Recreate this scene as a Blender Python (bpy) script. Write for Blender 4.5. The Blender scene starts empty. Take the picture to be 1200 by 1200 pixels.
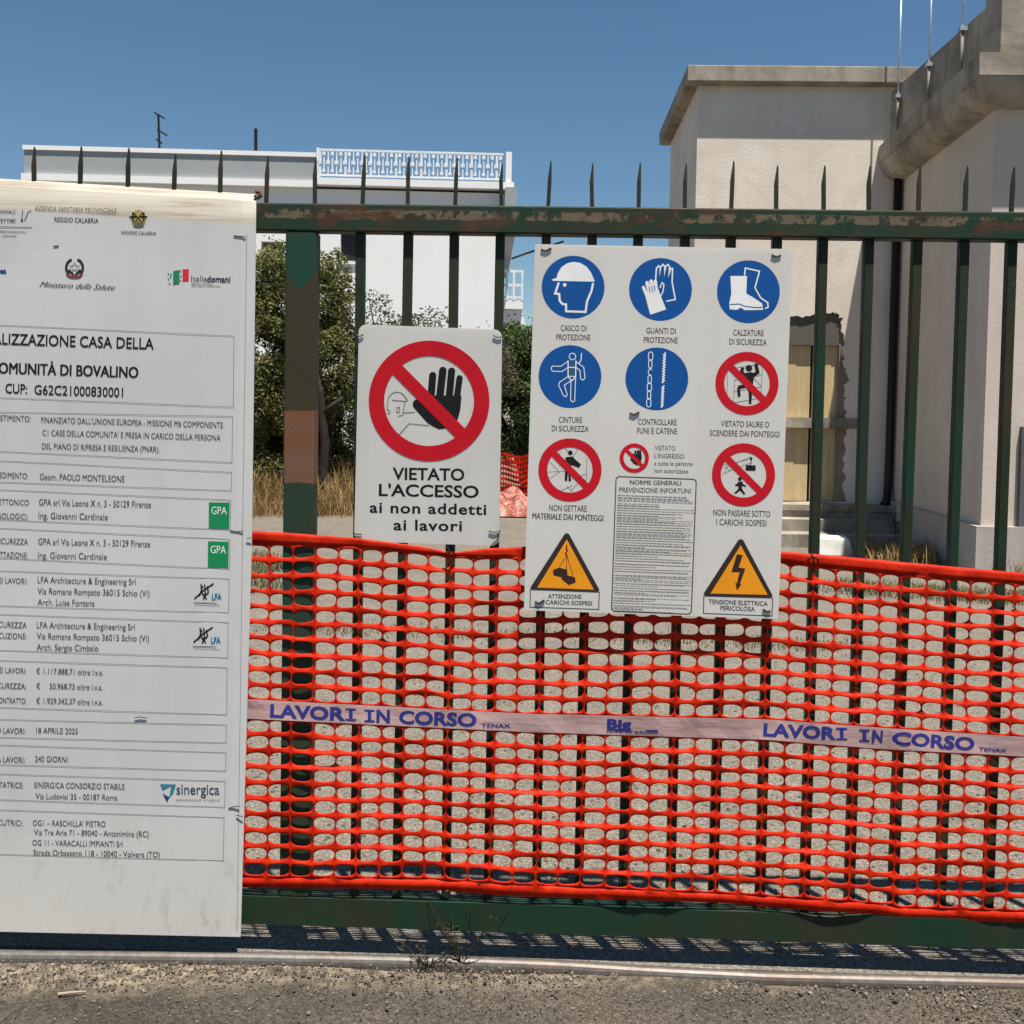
import bpy, bmesh, math, random
from mathutils import Vector, Matrix, noise
from mathutils.geometry import tessellate_polygon
random.seed(7)
R = math.radians
SC = bpy.context.scene
COL = SC.collection

# ------------------------------------------------------------------ camera
F = 1150.0; CX, CY = 600.0, 527.0           # focal length and principal point in photo pixels (1200 wide)
CAM = Vector((0.0, -2.674, 1.505))
PITCH, YAW, ROLL = R(-2.1), R(1.6), 0.018
fw = Vector((-math.sin(YAW) * math.cos(PITCH), math.cos(YAW) * math.cos(PITCH), math.sin(PITCH)))
r0 = fw.cross(Vector((0, 0, 1))).normalized(); u0 = r0.cross(fw).normalized()
RT = (r0 * math.cos(ROLL) + u0 * math.sin(ROLL)).normalized(); UP = RT.cross(fw).normalized()
cam = bpy.data.cameras.new('camera'); camo = bpy.data.objects.new('camera', cam); COL.objects.link(camo)
camo.matrix_world = Matrix(((RT.x, UP.x, -fw.x, CAM.x), (RT.y, UP.y, -fw.y, CAM.y), (RT.z, UP.z, -fw.z, CAM.z), (0, 0, 0, 1)))
cam.sensor_width = 36.0; cam.lens = 36.0 * F / 1200; cam.shift_x = 0; cam.shift_y = -(600 - CY) / 1200
cam.clip_start = 0.05; cam.clip_end = 3000
SC.camera = camo

# ------------------------------------------------------------------ light
SUN = Vector((0.135, -0.248, 1.0)).normalized()
wd = bpy.data.worlds.new('World'); SC.world = wd; wd.use_nodes = True
nt = wd.node_tree; bg = nt.nodes['Background']
sky = nt.nodes.new('ShaderNodeTexSky'); sky.sky_type = 'NISHITA'; sky.sun_disc = False
sky.sun_elevation = math.asin(SUN.z); sky.sun_rotation = math.atan2(SUN.x, SUN.y)
sky.altitude = 0; sky.air_density = 1.0; sky.dust_density = 0.05; sky.ozone_density = 1.6
hs = nt.nodes.new('ShaderNodeHueSaturation'); hs.inputs['Hue'].default_value = 0.494; hs.inputs['Saturation'].default_value = 1.16; hs.inputs['Value'].default_value = 1.0
nt.links.new(sky.outputs[0], hs.inputs['Color']); nt.links.new(hs.outputs[0], bg.inputs[0]); bg.inputs[1].default_value = 0.05
sl = bpy.data.lights.new('sun', 'SUN'); sl.energy = 5.0; sl.angle = R(0.53); sl.color = (1.0, 0.94, 0.84)
so = bpy.data.objects.new('sun', sl); COL.objects.link(so); so.rotation_euler = SUN.to_track_quat('Z', 'Y').to_euler(); so.location = (0, 0, 20)
SC.view_settings.view_transform = 'Standard'; SC.view_settings.look = 'None'; SC.view_settings.exposure = 0.9; SC.view_settings.gamma = 1
SC.cycles.max_bounces = 8; SC.cycles.transparent_max_bounces = 12

# ------------------------------------------------------------------ helpers
def ray(px, py): return fw + RT * ((px - CX) / F) + UP * ((CY - py) / F)
def P(px, py, Y):
    d = ray(px, py); return CAM + d * ((Y - CAM.y) / d.y)
def G(px, py, z=0.0):
    d = ray(px, py); return CAM + d * ((z - CAM.z) / d.z)
def px_of(p):
    d = p - CAM; z = d.dot(fw); return (CX + F * d.dot(RT) / z, CY - F * d.dot(UP) / z)
class Plane:
    """a real plane in the place: point o, normal n towards the viewer"""
    def __init__(s, o, n): s.o = Vector(o); s.n = Vector(n).normalized()
    def at(s, px, py, off=0.0):
        d = ray(px, py); t = (s.o - CAM).dot(s.n) / d.dot(s.n)
        return CAM + d * t + s.n * off
def lerp(a, b, t): return a + (b - a) * t
def interp(pts, x):
    if x <= pts[0][0]:
        a, b = pts[0], pts[1]
    elif x >= pts[-1][0]:
        a, b = pts[-2], pts[-1]
    else:
        for a, b in zip(pts, pts[1:]):
            if a[0] <= x <= b[0]: break
    return a[1] + (b[1] - a[1]) * (x - a[0]) / (b[0] - a[0])

class MB:
    def __init__(s): s.v = []; s.f = []
    def face(s, pts):
        n = len(s.v); s.v += [tuple(p) for p in pts]; s.f.append(tuple(range(n, n + len(pts))))
    def mesh(s, vs, fs):
        n = len(s.v); s.v += [tuple(p) for p in vs]; s.f += [tuple(i + n for i in f) for f in fs]
    def hexa(s, b, t):
        """bottom ring b (4 pts) and top ring t"""
        s.mesh(list(b) + list(t), [(3, 2, 1, 0), (4, 5, 6, 7), (0, 1, 5, 4), (1, 2, 6, 5), (2, 3, 7, 6), (3, 0, 4, 7)])
    def box(s, x0, x1, y0, y1, z0, z1):
        s.hexa([(x0, y0, z0), (x1, y0, z0), (x1, y1, z0), (x0, y1, z0)], [(x0, y0, z1), (x1, y0, z1), (x1, y1, z1), (x0, y1, z1)])
    def tube(s, pts, rad, seg=8, cap=True):
        pts = [Vector(p) for p in pts]; rs = rad if isinstance(rad, (list, tuple)) else [rad] * len(pts)
        rings = []; prev = None
        for i, p in enumerate(pts):
            t = (pts[min(i + 1, len(pts) - 1)] - pts[max(i - 1, 0)]).normalized()
            a = Vector((1, 0, 0)) if abs(t.x) < 0.8 else Vector((0, 1, 0))
            if prev is not None: a = prev
            n1 = (a - t * a.dot(t)).normalized(); prev = n1; n2 = t.cross(n1)
            rings.append([p + (n1 * math.cos(k * 2 * math.pi / seg) + n2 * math.sin(k * 2 * math.pi / seg)) * rs[i] for k in range(seg)])
        vs = [q for r in rings for q in r]; fs = []
        for i in range(len(pts) - 1):
            for k in range(seg):
                k2 = (k + 1) % seg; fs.append((i * seg + k, i * seg + k2, (i + 1) * seg + k2, (i + 1) * seg + k))
        if cap: fs.append(tuple(range(seg))[::-1]); fs.append(tuple((len(pts) - 1) * seg + k for k in range(seg)))
        s.mesh(vs, fs)
    def poly(s, outer, holes=()):
        """flat polygon of any outline, with holes"""
        loops = [[Vector(p) for p in outer]] + [[Vector(p) for p in h] for h in holes]
        fl = [p for l in loops for p in l]; s.mesh(fl, tessellate_polygon(loops))
    def build(s, name, m, parent=None, smooth=False, fixn=True):
        me = bpy.data.meshes.new(name)
        off = Vector(parent.location) if parent and not s.local(parent) else Vector((0, 0, 0))
        me.from_pydata([(x - off.x, y - off.y, z - off.z) for x, y, z in s.v], [], s.f)
        for mm in (m if isinstance(m, (list, tuple)) else [m]): me.materials.append(mm)
        if fixn:
            bm = bmesh.new(); bm.from_mesh(me); bmesh.ops.recalc_face_normals(bm, faces=bm.faces); bm.to_mesh(me); bm.free()
        if smooth: me.polygons.foreach_set('use_smooth', [True] * len(me.polygons))
        o = bpy.data.objects.new(name, me); COL.objects.link(o)
        if parent: o.parent = parent
        return o
    @staticmethod
    def local(parent): return bool(parent.get('_local')) or parent.type == 'MESH'

def tag(o, label=None, cat=None, group=None, kind=None):
    if label: o['label'] = label
    if cat: o['category'] = cat
    if group: o['group'] = group
    if kind: o['kind'] = kind
    return o
def thing(name, label, cat, loc=(0, 0, 0), group=None):
    o = bpy.data.objects.new(name, None); COL.objects.link(o); o.location = loc; o.empty_display_size = 0.1
    return tag(o, label, cat, group)
def sub(mb, name, m, part, root, **k):
    """a sub-part: built in root's space, hung under the part"""
    o = mb.build(name, m, root, **k); o.parent = part; return o

# ------------------------------------------------------------------ materials
def new_mat(name):
    m = bpy.data.materials.new(name); m.use_nodes = True; t = m.node_tree
    return m, t, t.nodes['Principled BSDF'], t.nodes['Material Output']
def N(t, kind, **k):
    n = t.nodes.new(kind)
    for a, b in k.items():
        if hasattr(n, a): setattr(n, a, b)
        else: n.inputs[a].default_value = b
    return n
def noise_tex(t, scale, detail=6, rough=0.6, coord='Object', stretch=None, dist=0.0):
    tc = N(t, 'ShaderNodeTexCoord'); src = tc.outputs[coord]
    if stretch:
        mp = N(t, 'ShaderNodeMapping'); mp.inputs['Scale'].default_value = stretch; t.links.new(src, mp.inputs[0]); src = mp.outputs[0]
    n = N(t, 'ShaderNodeTexNoise'); n.inputs['Scale'].default_value = scale; n.inputs['Detail'].default_value = detail
    n.inputs['Roughness'].default_value = rough; n.inputs['Distortion'].default_value = dist
    t.links.new(src, n.inputs['Vector']); return n.outputs[0]
def ramp(t, src, stops):
    r = N(t, 'ShaderNodeValToRGB'); e = r.color_ramp.elements
    while len(e) < len(stops): e.new(0.5)
    for el, (p, c) in zip(e, stops):
        el.position = p; el.color = (*c, 1) if len(c) == 3 else c
    t.links.new(src, r.inputs[0]); return r.outputs[0]
def mix(t, fac, a, b, mode='MIX'):
    n = N(t, 'ShaderNodeMix'); n.data_type = 'RGBA'; n.blend_type = mode
    if isinstance(fac, (int, float)): n.inputs[0].default_value = fac
    else: t.links.new(fac, n.inputs[0])
    for i, c in ((6, a), (7, b)):
        if isinstance(c, tuple): n.inputs[i].default_value = (*c, 1)
        else: t.links.new(c, n.inputs[i])
    return n.outputs[2]
def math_n(t, op, a, b=0.0, c=None):
    n = N(t, 'ShaderNodeMath'); n.operation = op
    for i, x in enumerate((a, b) if c is None else (a, b, c)):
        if isinstance(x, (int, float)): n.inputs[i].default_value = x
        else: t.links.new(x, n.inputs[i])
    return n.outputs[0]
def bump(t, bsdf, src, strength, dist):
    b = N(t, 'ShaderNodeBump'); b.inputs['Strength'].default_value = strength; b.inputs['Distance'].default_value = dist
    t.links.new(src, b.inputs['Height']); t.links.new(b.outputs[0], bsdf.inputs['Normal'])
def flat(name, c, rough=0.55, var=0.12, scale=9.0, spec=0.3, metallic=0.0):
    m, t, b, o = new_mat(name)
    n = noise_tex(t, scale)
    lo = tuple(x * (1 - var) for x in c); hi = tuple(min(1, x * (1 + var)) for x in c)
    t.links.new(ramp(t, n, [(0.3, lo), (0.7, hi)]), b.inputs['Base Color'])
    b.inputs['Roughness'].default_value = rough; b.inputs['Specular IOR Level'].default_value = spec; b.inputs['Metallic'].default_value = metallic
    return m
def plaster(name, c, dirt, dirt_amt=0.35, streak=True, rough=0.9, fine=30):
    m, t, b, o = new_mat(name)
    n1 = noise_tex(t, 0.9, 8, 0.65); n2 = noise_tex(t, fine, 4, 0.6); n3 = noise_tex(t, 1.6, 6, 0.6, stretch=(2.2, 2.2, 0.18))
    a = mix(t, ramp(t, n1, [(0.42, (0, 0, 0)), (0.75, (dirt_amt,) * 3)]), c, dirt)
    if streak: a = mix(t, ramp(t, n3, [(0.5, (0, 0, 0)), (0.8, (dirt_amt,) * 3)]), a, dirt)
    n4 = noise_tex(t, 0.45, 9, 0.72, dist=0.8); a = mix(t, ramp(t, n4, [(0.50, (0,) * 3), (0.56, (dirt_amt * .45,) * 3), (0.62, (0.05,) * 3), (0.72, (dirt_amt * .5,) * 3)]), a, dirt)
    a = mix(t, 0.10, a, ramp(t, n2, [(0.3, (0.2, 0.2, 0.2)), (0.7, (1, 1, 1))]), 'MULTIPLY')
    t.links.new(a, b.inputs['Base Color']); b.inputs['Roughness'].default_value = rough; b.inputs['Specular IOR Level'].default_value = 0.15
    bump(t, b, n2, 0.25, 0.01); return m
def sign_white(name, c, transl=0.22, streak=0.05, grime_bounce=False):
    m, t, b, o = new_mat(name)
    n3 = noise_tex(t, 5, 5, 0.6, stretch=(3, 3, 0.3)); n1 = noise_tex(t, 60, 3, 0.7); n4 = noise_tex(t, 2.3, 5, 0.6)
    a = mix(t, ramp(t, n3, [(0.45, (0, 0, 0)), (0.8, (streak * 6,) * 3)]), c, tuple(x * 0.83 for x in c))
    a = mix(t, ramp(t, n1, [(0.68, (0, 0, 0)), (0.74, (0.35,) * 3)]), a, tuple(x * 0.8 for x in c))
    a = mix(t, ramp(t, n4, [(0.45, (0, 0, 0)), (0.75, (0.5,) * 3)]), a, (c[0] * 0.9, c[1] * 0.88, c[2] * 0.84))
    if grime_bounce:      # mud splashed on the foot of the sheet, warm ground bounce painted in
        geo = N(t, 'ShaderNodeNewGeometry'); sp = N(t, 'ShaderNodeSeparateXYZ'); t.links.new(geo.outputs['Position'], sp.inputs[0])
        sm = noise_tex(t, 26, 7, 0.75, stretch=(1.3, 1, 0.5)); n6 = noise_tex(t, 4, 4, 0.6)
        low = ramp(t, sp.outputs[2], [(0.12, (1,) * 3), (0.42, (0,) * 3)])
        f = math_n(t, 'MULTIPLY', math_n(t, 'MULTIPLY', low, ramp(t, n6, [(0.4, (0,) * 3), (0.6, (1,) * 3)])), ramp(t, sm, [(0.54, (0,) * 3), (0.62, (0.7,) * 3)]))
        a = mix(t, f, a, (0.20, 0.19, 0.18)); a = mix(t, math_n(t, 'MULTIPLY', low, 0.6), a, (0.60, 0.575, 0.52))
    t.links.new(a, b.inputs['Base Color']); b.inputs['Roughness'].default_value = 0.5; b.inputs['Specular IOR Level'].default_value = 0.25
    bump(t, b, n4, 0.06, 0.02)
    if transl:
        tr = N(t, 'ShaderNodeBsdfTranslucent'); t.links.new(a, tr.inputs[0]); mx = N(t, 'ShaderNodeMixShader'); mx.inputs[0].default_value = transl
        t.links.new(b.outputs[0], mx.inputs[1]); t.links.new(tr.outputs[0], mx.inputs[2]); t.links.new(mx.outputs[0], o.inputs[0])
    return m
def gate_paint(name, bands=False):
    m, t, b, o = new_mat(name)
    n1 = noise_tex(t, 3.1, 8, 0.65, stretch=(1, 1, 0.35)); n2 = noise_tex(t, 17, 8, 0.7); n3 = noise_tex(t, 6.0, 7, 0.7, stretch=(0.55, 1, 1.6)); n5 = noise_tex(t, 140, 3, 0.6)
    green, old, brown, rust = (0.006, 0.036, 0.021), (0.016, 0.026, 0.013), (0.038, 0.028, 0.014), (0.12, 0.055, 0.03)
    if bands in ('rail', 'low'): green, old, brown = (0.006, 0.034, 0.020), (0.011, 0.034, 0.019), (0.026, 0.028, 0.015)
    a = mix(t, ramp(t, n1, [(0.36, (0, 0, 0)), (0.46, (1, 1, 1))]), green, old)
    a = mix(t, ramp(t, n1, [(0.47, (0, 0, 0)), (0.60, (0.9,) * 3)]), a, brown)
    if bands == 'rail':      # chalky worn strip along the upper part of the top rail
        geo = N(t, 'ShaderNodeNewGeometry'); sp = N(t, 'ShaderNodeSeparateXYZ'); t.links.new(geo.outputs['Position'], sp.inputs[0])
        zz = math_n(t, 'ADD', sp.outputs[2], math_n(t, 'MULTIPLY', n2, 0.035))
        zm = math_n(t, 'MULTIPLY', math_n(t, 'GREATER_THAN', zz, RAIL_Z0 + 0.054), math_n(t, 'LESS_THAN', zz, RAIL_Z0 + 0.078))
        xm = ramp(t, n2, [(0.49, (0, 0, 0)), (0.53, (1, 1, 1))])
        a = mix(t, math_n(t, 'MULTIPLY', zm, xm), a, (0.13, 0.098, 0.062))
        a = mix(t, ramp(t, n3, [(0.54, (0, 0, 0)), (0.62, (0.9,) * 3)]), a, (0.070, 0.030, 0.016))
    elif bands == 'post':    # the stile: fresh green top, old olive middle, a bare rusty band, green again
        geo = N(t, 'ShaderNodeNewGeometry'); sp = N(t, 'ShaderNodeSeparateXYZ'); t.links.new(geo.outputs['Position'], sp.inputs[0])
        zz = math_n(t, 'ADD', sp.outputs[2], math_n(t, 'MULTIPLY', n3, 0.05)); z2 = math_n(t, 'ADD', sp.outputs[2], math_n(t, 'MULTIPLY', n2, 0.02))
        dxp = math_n(t, 'SUBTRACT', sp.outputs[0], P(351, 332, -0.03).x); up = math_n(t, 'GREATER_THAN', math_n(t, 'SUBTRACT', zz, math_n(t, 'MULTIPLY', math_n(t, 'MULTIPLY', dxp, dxp), 26.0)), ZB[0] + 0.015)
        a = mix(t, up, mix(t, ramp(t, n1, [(0.4, (0, 0, 0)), (0.6, (1, 1, 1))]), (0.040, 0.034, 0.017), (0.030, 0.034, 0.016)), mix(t, ramp(t, n2, [(0.4, (0, 0, 0)), (0.6, (1, 1, 1))]), (0.008, 0.052, 0.034), (0.018, 0.045, 0.027)))
        band = math_n(t, 'MULTIPLY', math_n(t, 'LESS_THAN', z2, ZB[1] + 0.01), math_n(t, 'GREATER_THAN', z2, ZB[2] + 0.01))
        rb = mix(t, ramp(t, n3, [(0.35, (0, 0, 0)), (0.65, (1, 1, 1))]), (0.15, 0.088, 0.062), (0.16, 0.066, 0.03))
        a = mix(t, band, a, rb)
        lowg = math_n(t, 'MULTIPLY', math_n(t, 'LESS_THAN', z2, ZB[2] + 0.01), ramp(t, n1, [(0.40, (1, 1, 1)), (0.55, (0.25,) * 3)]))
        a = mix(t, lowg, a, (0.010, 0.045, 0.030))
    a = mix(t, ramp(t, n2, [(0.66, (0, 0, 0)), (0.72, (0.8,) * 3)]), a, rust if bands != 'low' else (0.10, 0.07, 0.04))
    t.links.new(a, b.inputs['Base Color']); b.inputs['Specular IOR Level'].default_value = 0.22
    t.links.new(ramp(t, n2, [(0.3, (0.42,) * 3), (0.7, (0.75,) * 3)]), b.inputs['Roughness'])
    bump(t, b, n5, 0.25, 0.002); return m
def leafy(name, cols, transl=0.3, scale=1.1):
    m, t, b, o = new_mat(name)
    n = noise_tex(t, scale, 4, 0.6); g = N(t, 'ShaderNodeNewGeometry')
    f = math_n(t, 'ADD', math_n(t, 'MULTIPLY', n, 0.7), math_n(t, 'MULTIPLY', g.outputs['Random Per Island'], 0.42))
    k = len(cols); c = ramp(t, f, [(0.28 + 0.5 * i / (k - 1), x) for i, x in enumerate(cols)])
    t.links.new(c, b.inputs['Base Color']); b.inputs['Roughness'].default_value = 0.6; b.inputs['Specular IOR Level'].default_value = 0.2
    tr = N(t, 'ShaderNodeBsdfTranslucent'); t.links.new(c, tr.inputs[0]); mx = N(t, 'ShaderNodeMixShader'); mx.inputs[0].default_value = transl
    t.links.new(b.outputs[0], mx.inputs[1]); t.links.new(tr.outputs[0], mx.inputs[2]); t.links.new(mx.outputs[0], o.inputs[0]); return m
def gravel_mat(name, base, dark, lite, s1, s2, amt=0.8, patch=None, bstr=0.5, speck=0.5):
    m, t, b, o = new_mat(name)
    tc = N(t, 'ShaderNodeTexCoord')
    def vor(s):
        v = N(t, 'ShaderNodeTexVoronoi'); v.inputs['Scale'].default_value = s; t.links.new(tc.outputs['Object'], v.inputs['Vector']); return v
    v1, v2 = vor(s1), vor(s2)
    n1 = noise_tex(t, 0.55, 7, 0.65); n2 = noise_tex(t, 3.3, 7, 0.7); n3 = noise_tex(t, 55, 4, 0.7)
    sp1 = N(t, 'ShaderNodeSeparateXYZ'); t.links.new(v1.outputs['Color'], sp1.inputs[0]); sp2 = N(t, 'ShaderNodeSeparateXYZ'); t.links.new(v2.outputs['Color'], sp2.inputs[0])
    a = mix(t, ramp(t, sp1.outputs[0], [(0.0, (0,) * 3), (1.0, (1,) * 3)]), dark, lite)
    a = mix(t, 1 - amt, a, base)
    a = mix(t, 0.35, a, ramp(t, sp2.outputs[0], [(0.0, dark), (1.0, lite)]))
    a = mix(t, 0.55, a, ramp(t, n2, [(0.3, (0.55,) * 3), (0.7, (1.15,) * 3)]), 'MULTIPLY')
    a = mix(t, 0.5, a, ramp(t, n3, [(0.3, (0.5,) * 3), (0.7, (1.2,) * 3)]), 'MULTIPLY')
    v3 = vor(s2 * 0.8); sp3 = N(t, 'ShaderNodeSeparateXYZ'); t.links.new(v3.outputs['Color'], sp3.inputs[0])
    a = mix(t, ramp(t, sp3.outputs[1], [(0.92, (0,) * 3), (0.95, (speck,) * 3)]), a, tuple(x * 1.45 for x in lite))
    a = mix(t, ramp(t, sp3.outputs[2], [(0.88, (0,) * 3), (0.91, (speck,) * 3)]), a, tuple(x * 0.6 for x in dark))
    if patch: a = mix(t, ramp(t, n1, [(0.48, (0,) * 3), (0.60, (0.85,) * 3)]), a, patch)
    t.links.new(a, b.inputs['Base Color']); b.inputs['Roughness'].default_value = 0.9; b.inputs['Specular IOR Level'].default_value = 0.2
    h = math_n(t, 'ADD', math_n(t, 'MULTIPLY', v1.outputs['Distance'], -0.6), math_n(t, 'MULTIPLY', n3, 0.6))
    bump(t, b, h, bstr, 0.012); return m, t, b, a

RAIL_Z0 = P(700, 275, -0.03).z
ZB = [P(350, 332, -0.03).z, P(350, 481, -0.03).z, P(350, 566, -0.03).z]
M = {}
M['rail'] = gate_paint('worn_green_paint_rail', 'rail'); M['post'] = gate_paint('patched_paint_post', 'post')
M['bar'] = gate_paint('worn_green_paint_bar'); M['low'] = gate_paint('worn_green_paint_base', 'low')
M['white'] = sign_white('white_sign_plastic', (0.77, 0.75, 0.72), 0.34); M['board'] = sign_white('white_board_sheet', (0.57, 0.568, 0.565), 0.04, 0.07, True)
for k, c in dict(black=(0.012, 0.012, 0.014), ink=(0.05, 0.05, 0.055), blue=(0.006, 0.072, 0.27), red=(0.47, 0.008, 0.018), yellow=(0.72, 0.27, 0.012), pictowhite=(0.72, 0.72, 0.72),
                 signgreen=(0.010, 0.22, 0.075), teal=(0.03, 0.20, 0.27), navy=(0.012, 0.045, 0.15), brightred=(0.55, 0.03, 0.035), gold=(0.42, 0.30, 0.10), bandblue=(0.030, 0.035, 0.20), ink2=(0.16, 0.16, 0.165), lfa=(0.01, 0.16, 0.35), wreath=(0.02, 0.03, 0.022), brick=(0.12, 0.05, 0.03)).items():
    M[k] = flat(k + '_print', c, 0.6, 0.06, 14, 0.12)
m, t, b, o = new_mat('stained_board_fold'); w = noise_tex(t, 7, 7, 0.65, stretch=(0.35, 3, 6)); w2 = noise_tex(t, 2, 4, 0.6)
t.links.new(mix(t, ramp(t, w2, [(0.35, (0,) * 3), (0.65, (0.7,) * 3)]), ramp(t, w, [(0.35, (0.22, 0.17, 0.12)), (0.5, (0.36, 0.32, 0.255)), (0.7, (0.43, 0.395, 0.33))]), (0.42, 0.40, 0.36)), b.inputs['Base Color']); b.inputs['Roughness'].default_value = 0.6; M['fold'] = m
M['tie'] = flat('black_wire_tie', (0.012, 0.012, 0.012), 0.5)
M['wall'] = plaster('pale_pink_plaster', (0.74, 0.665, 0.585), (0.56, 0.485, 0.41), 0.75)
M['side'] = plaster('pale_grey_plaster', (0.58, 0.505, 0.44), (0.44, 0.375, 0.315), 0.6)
M['concrete'] = plaster('weathered_concrete', (0.40, 0.355, 0.29), (0.10, 0.085, 0.066), 0.95, fine=14)
M['lintel'] = plaster('raw_concrete_lintel', (0.125, 0.115, 0.10), (0.09, 0.08, 0.07), 0.6)
M['masonry'] = plaster('broken_brick_edge', (0.30, 0.235, 0.19), (0.13, 0.10, 0.085), 0.8)
M['plinth'] = plaster('grey_plinth', (0.45, 0.41, 0.37), (0.28, 0.25, 0.22), 0.6)
M['white_wall'] = plaster('white_paint_wall', (0.82, 0.82, 0.82), (0.72, 0.72, 0.71), 0.3)
M['panel_grey'] = plaster('pale_grey_parapet', (0.33, 0.35, 0.365), (0.29, 0.31, 0.32), 0.4)
M['dark'] = flat('dark_glass', (0.02, 0.02, 0.022), 0.25); M['brown_shutter'] = flat('brown_shutter', (0.14, 0.105, 0.085), 0.6)
M['white_metal'] = flat('white_metal', (0.72, 0.74, 0.76), 0.45); M['galv'] = flat('galvanised_steel', (0.46, 0.52, 0.58), 0.4, 0.1, 20, 0.5, 0.5)
M['pipe'] = flat('black_pipe', (0.012, 0.009, 0.009), 0.45); M['bark'] = flat('bark', (0.022, 0.016, 0.012), 0.9, 0.4, 12); M['steel'] = flat('dull_steel', (0.16, 0.145, 0.13), 0.6, 0.35, 12, 0.4)
m, t, b, o = new_mat('dirty_track_steel'); w = noise_tex(t, 1.1, 5, 0.6); w2 = noise_tex(t, 40, 6, 0.7)
t.links.new(mix(t, ramp(t, w, [(0.42, (0,) * 3), (0.6, (0.85,) * 3)]), ramp(t, w2, [(0.3, (0.07, 0.066, 0.06)), (0.7, (0.15, 0.142, 0.13))]), ramp(t, w2, [(0.3, (0.08, 0.055, 0.042)), (0.7, (0.14, 0.105, 0.082))])), b.inputs['Base Color']); b.inputs['Roughness'].default_value = 0.5; b.inputs['Metallic'].default_value = 0.35; bump(t, b, w2, 0.3, 0.003); M['track'] = m
M['grey_door'] = flat('grey_door', (0.10, 0.10, 0.11), 0.5)
# wooden planks
m, t, b, o = new_mat('raw_plank'); w = noise_tex(t, 5, 8, 0.65, stretch=(9, 9, 0.35)); w2 = noise_tex(t, 3, 3, 0.6, stretch=(3.3, 1, 0.01))
t.links.new(mix(t, 0.35, ramp(t, w, [(0.3, (0.40, 0.28, 0.13)), (0.7, (0.62, 0.48, 0.27))]), ramp(t, w2, [(0.3, (0.4, 0.29, 0.15)), (0.7, (0.66, 0.53, 0.32))])), b.inputs['Base Color']); b.inputs['Roughness'].default_value = 0.85; bump(t, b, w, 0.3, 0.01); M['plank'] = m
# net plastic
m, t, b, o = new_mat('orange_net_plastic'); n = noise_tex(t, 16, 8, 0.75); nb_ = noise_tex(t, 150, 4, 0.7); bump(t, b, nb_, 0.35, 0.002)
c = ramp(t, n, [(0.28, (0.36, 0.010, 0.003)), (0.45, (0.56, 0.018, 0.004)), (0.68, (0.76, 0.044, 0.008)), (0.8, (0.66, 0.075, 0.03))]); t.links.new(c, b.inputs['Base Color']); b.inputs['Roughness'].default_value = 0.55; b.inputs['Specular IOR Level'].default_value = 0.15
tr = N(t, 'ShaderNodeBsdfTranslucent'); t.links.new(c, tr.inputs[0]); mx = N(t, 'ShaderNodeMixShader'); mx.inputs[0].default_value = 0.33
t.links.new(b.outputs[0], mx.inputs[1]); t.links.new(tr.outputs[0], mx.inputs[2]); t.links.new(mx.outputs[0], o.inputs[0]); M['net'] = m
m, t, b, o = new_mat('pale_printed_band'); n = noise_tex(t, 10, 6, 0.65, stretch=(0.5, 1, 3)); n2 = noise_tex(t, 2, 4, 0.6)
c = mix(t, ramp(t, n2, [(0.4, (0,) * 3), (0.7, (1,) * 3)]), ramp(t, n, [(0.35, (0.36, 0.22, 0.21)), (0.7, (0.58, 0.43, 0.42))]), (0.42, 0.25, 0.24))
t.links.new(c, b.inputs['Base Color']); b.inputs['Roughness'].default_value = 0.35; bump(t, b, n, 0.3, 0.006); M['band'] = m
M['leaf_olive'] = leafy('olive_leaves', [(0.036, 0.046, 0.014), (0.095, 0.112, 0.032), (0.16, 0.168, 0.055), (0.24, 0.21, 0.085)])
M['leaf_green'] = leafy('dark_green_leaves', [(0.016, 0.03, 0.009), (0.04, 0.075, 0.02), (0.075, 0.12, 0.033), (0.12, 0.16, 0.05)])
M['leaf_dry'] = leafy('dusty_leaves', [(0.045, 0.045, 0.028), (0.09, 0.085, 0.05), (0.14, 0.125, 0.08)])
M['straw'] = leafy('dry_grass', [(0.12, 0.075, 0.028), (0.27, 0.175, 0.07), (0.40, 0.29, 0.14)], 0.3, 0.8)
M['weed'] = leafy('half_dry_weed', [(0.03, 0.028, 0.012), (0.075, 0.062, 0.025), (0.15, 0.12, 0.055)], 0.25, 2)
M['dryweed'] = leafy('dark_dry_weed', [(0.012, 0.010, 0.006), (0.03, 0.025, 0.013), (0.075, 0.058, 0.03)], 0.15, 2)
M['stone'] = leafy('loose_stones', [(0.028, 0.022, 0.018), (0.08, 0.066, 0.052), (0.22, 0.195, 0.155)], 0.0, 6)

# ------------------------------------------------------------------ ground
yard, t, b, a = gravel_mat('pale_gravel_yard', (0.18, 0.158, 0.13), (0.055, 0.046, 0.036), (0.275, 0.245, 0.205), 120, 300, 0.75, None, 0.3)
g = MB(); g.box(-600, 600, -0.03, 1500, -0.3, 0.0)
tag(g.build('yard', yard), kind='structure')
asph, t, b, a = gravel_mat('worn_asphalt', (0.066, 0.055, 0.046), (0.020, 0.016, 0.013), (0.132, 0.112, 0.093), 110, 330, 0.6, None, 0.6)
tc = N(t, 'ShaderNodeTexCoord'); sp = N(t, 'ShaderNodeSeparateXYZ'); t.links.new(tc.outputs['Object'], sp.inputs[0])
nz = noise_tex(t, 2.2, 8, 0.7); nf = noise_tex(t, 30, 6, 0.75)
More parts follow.
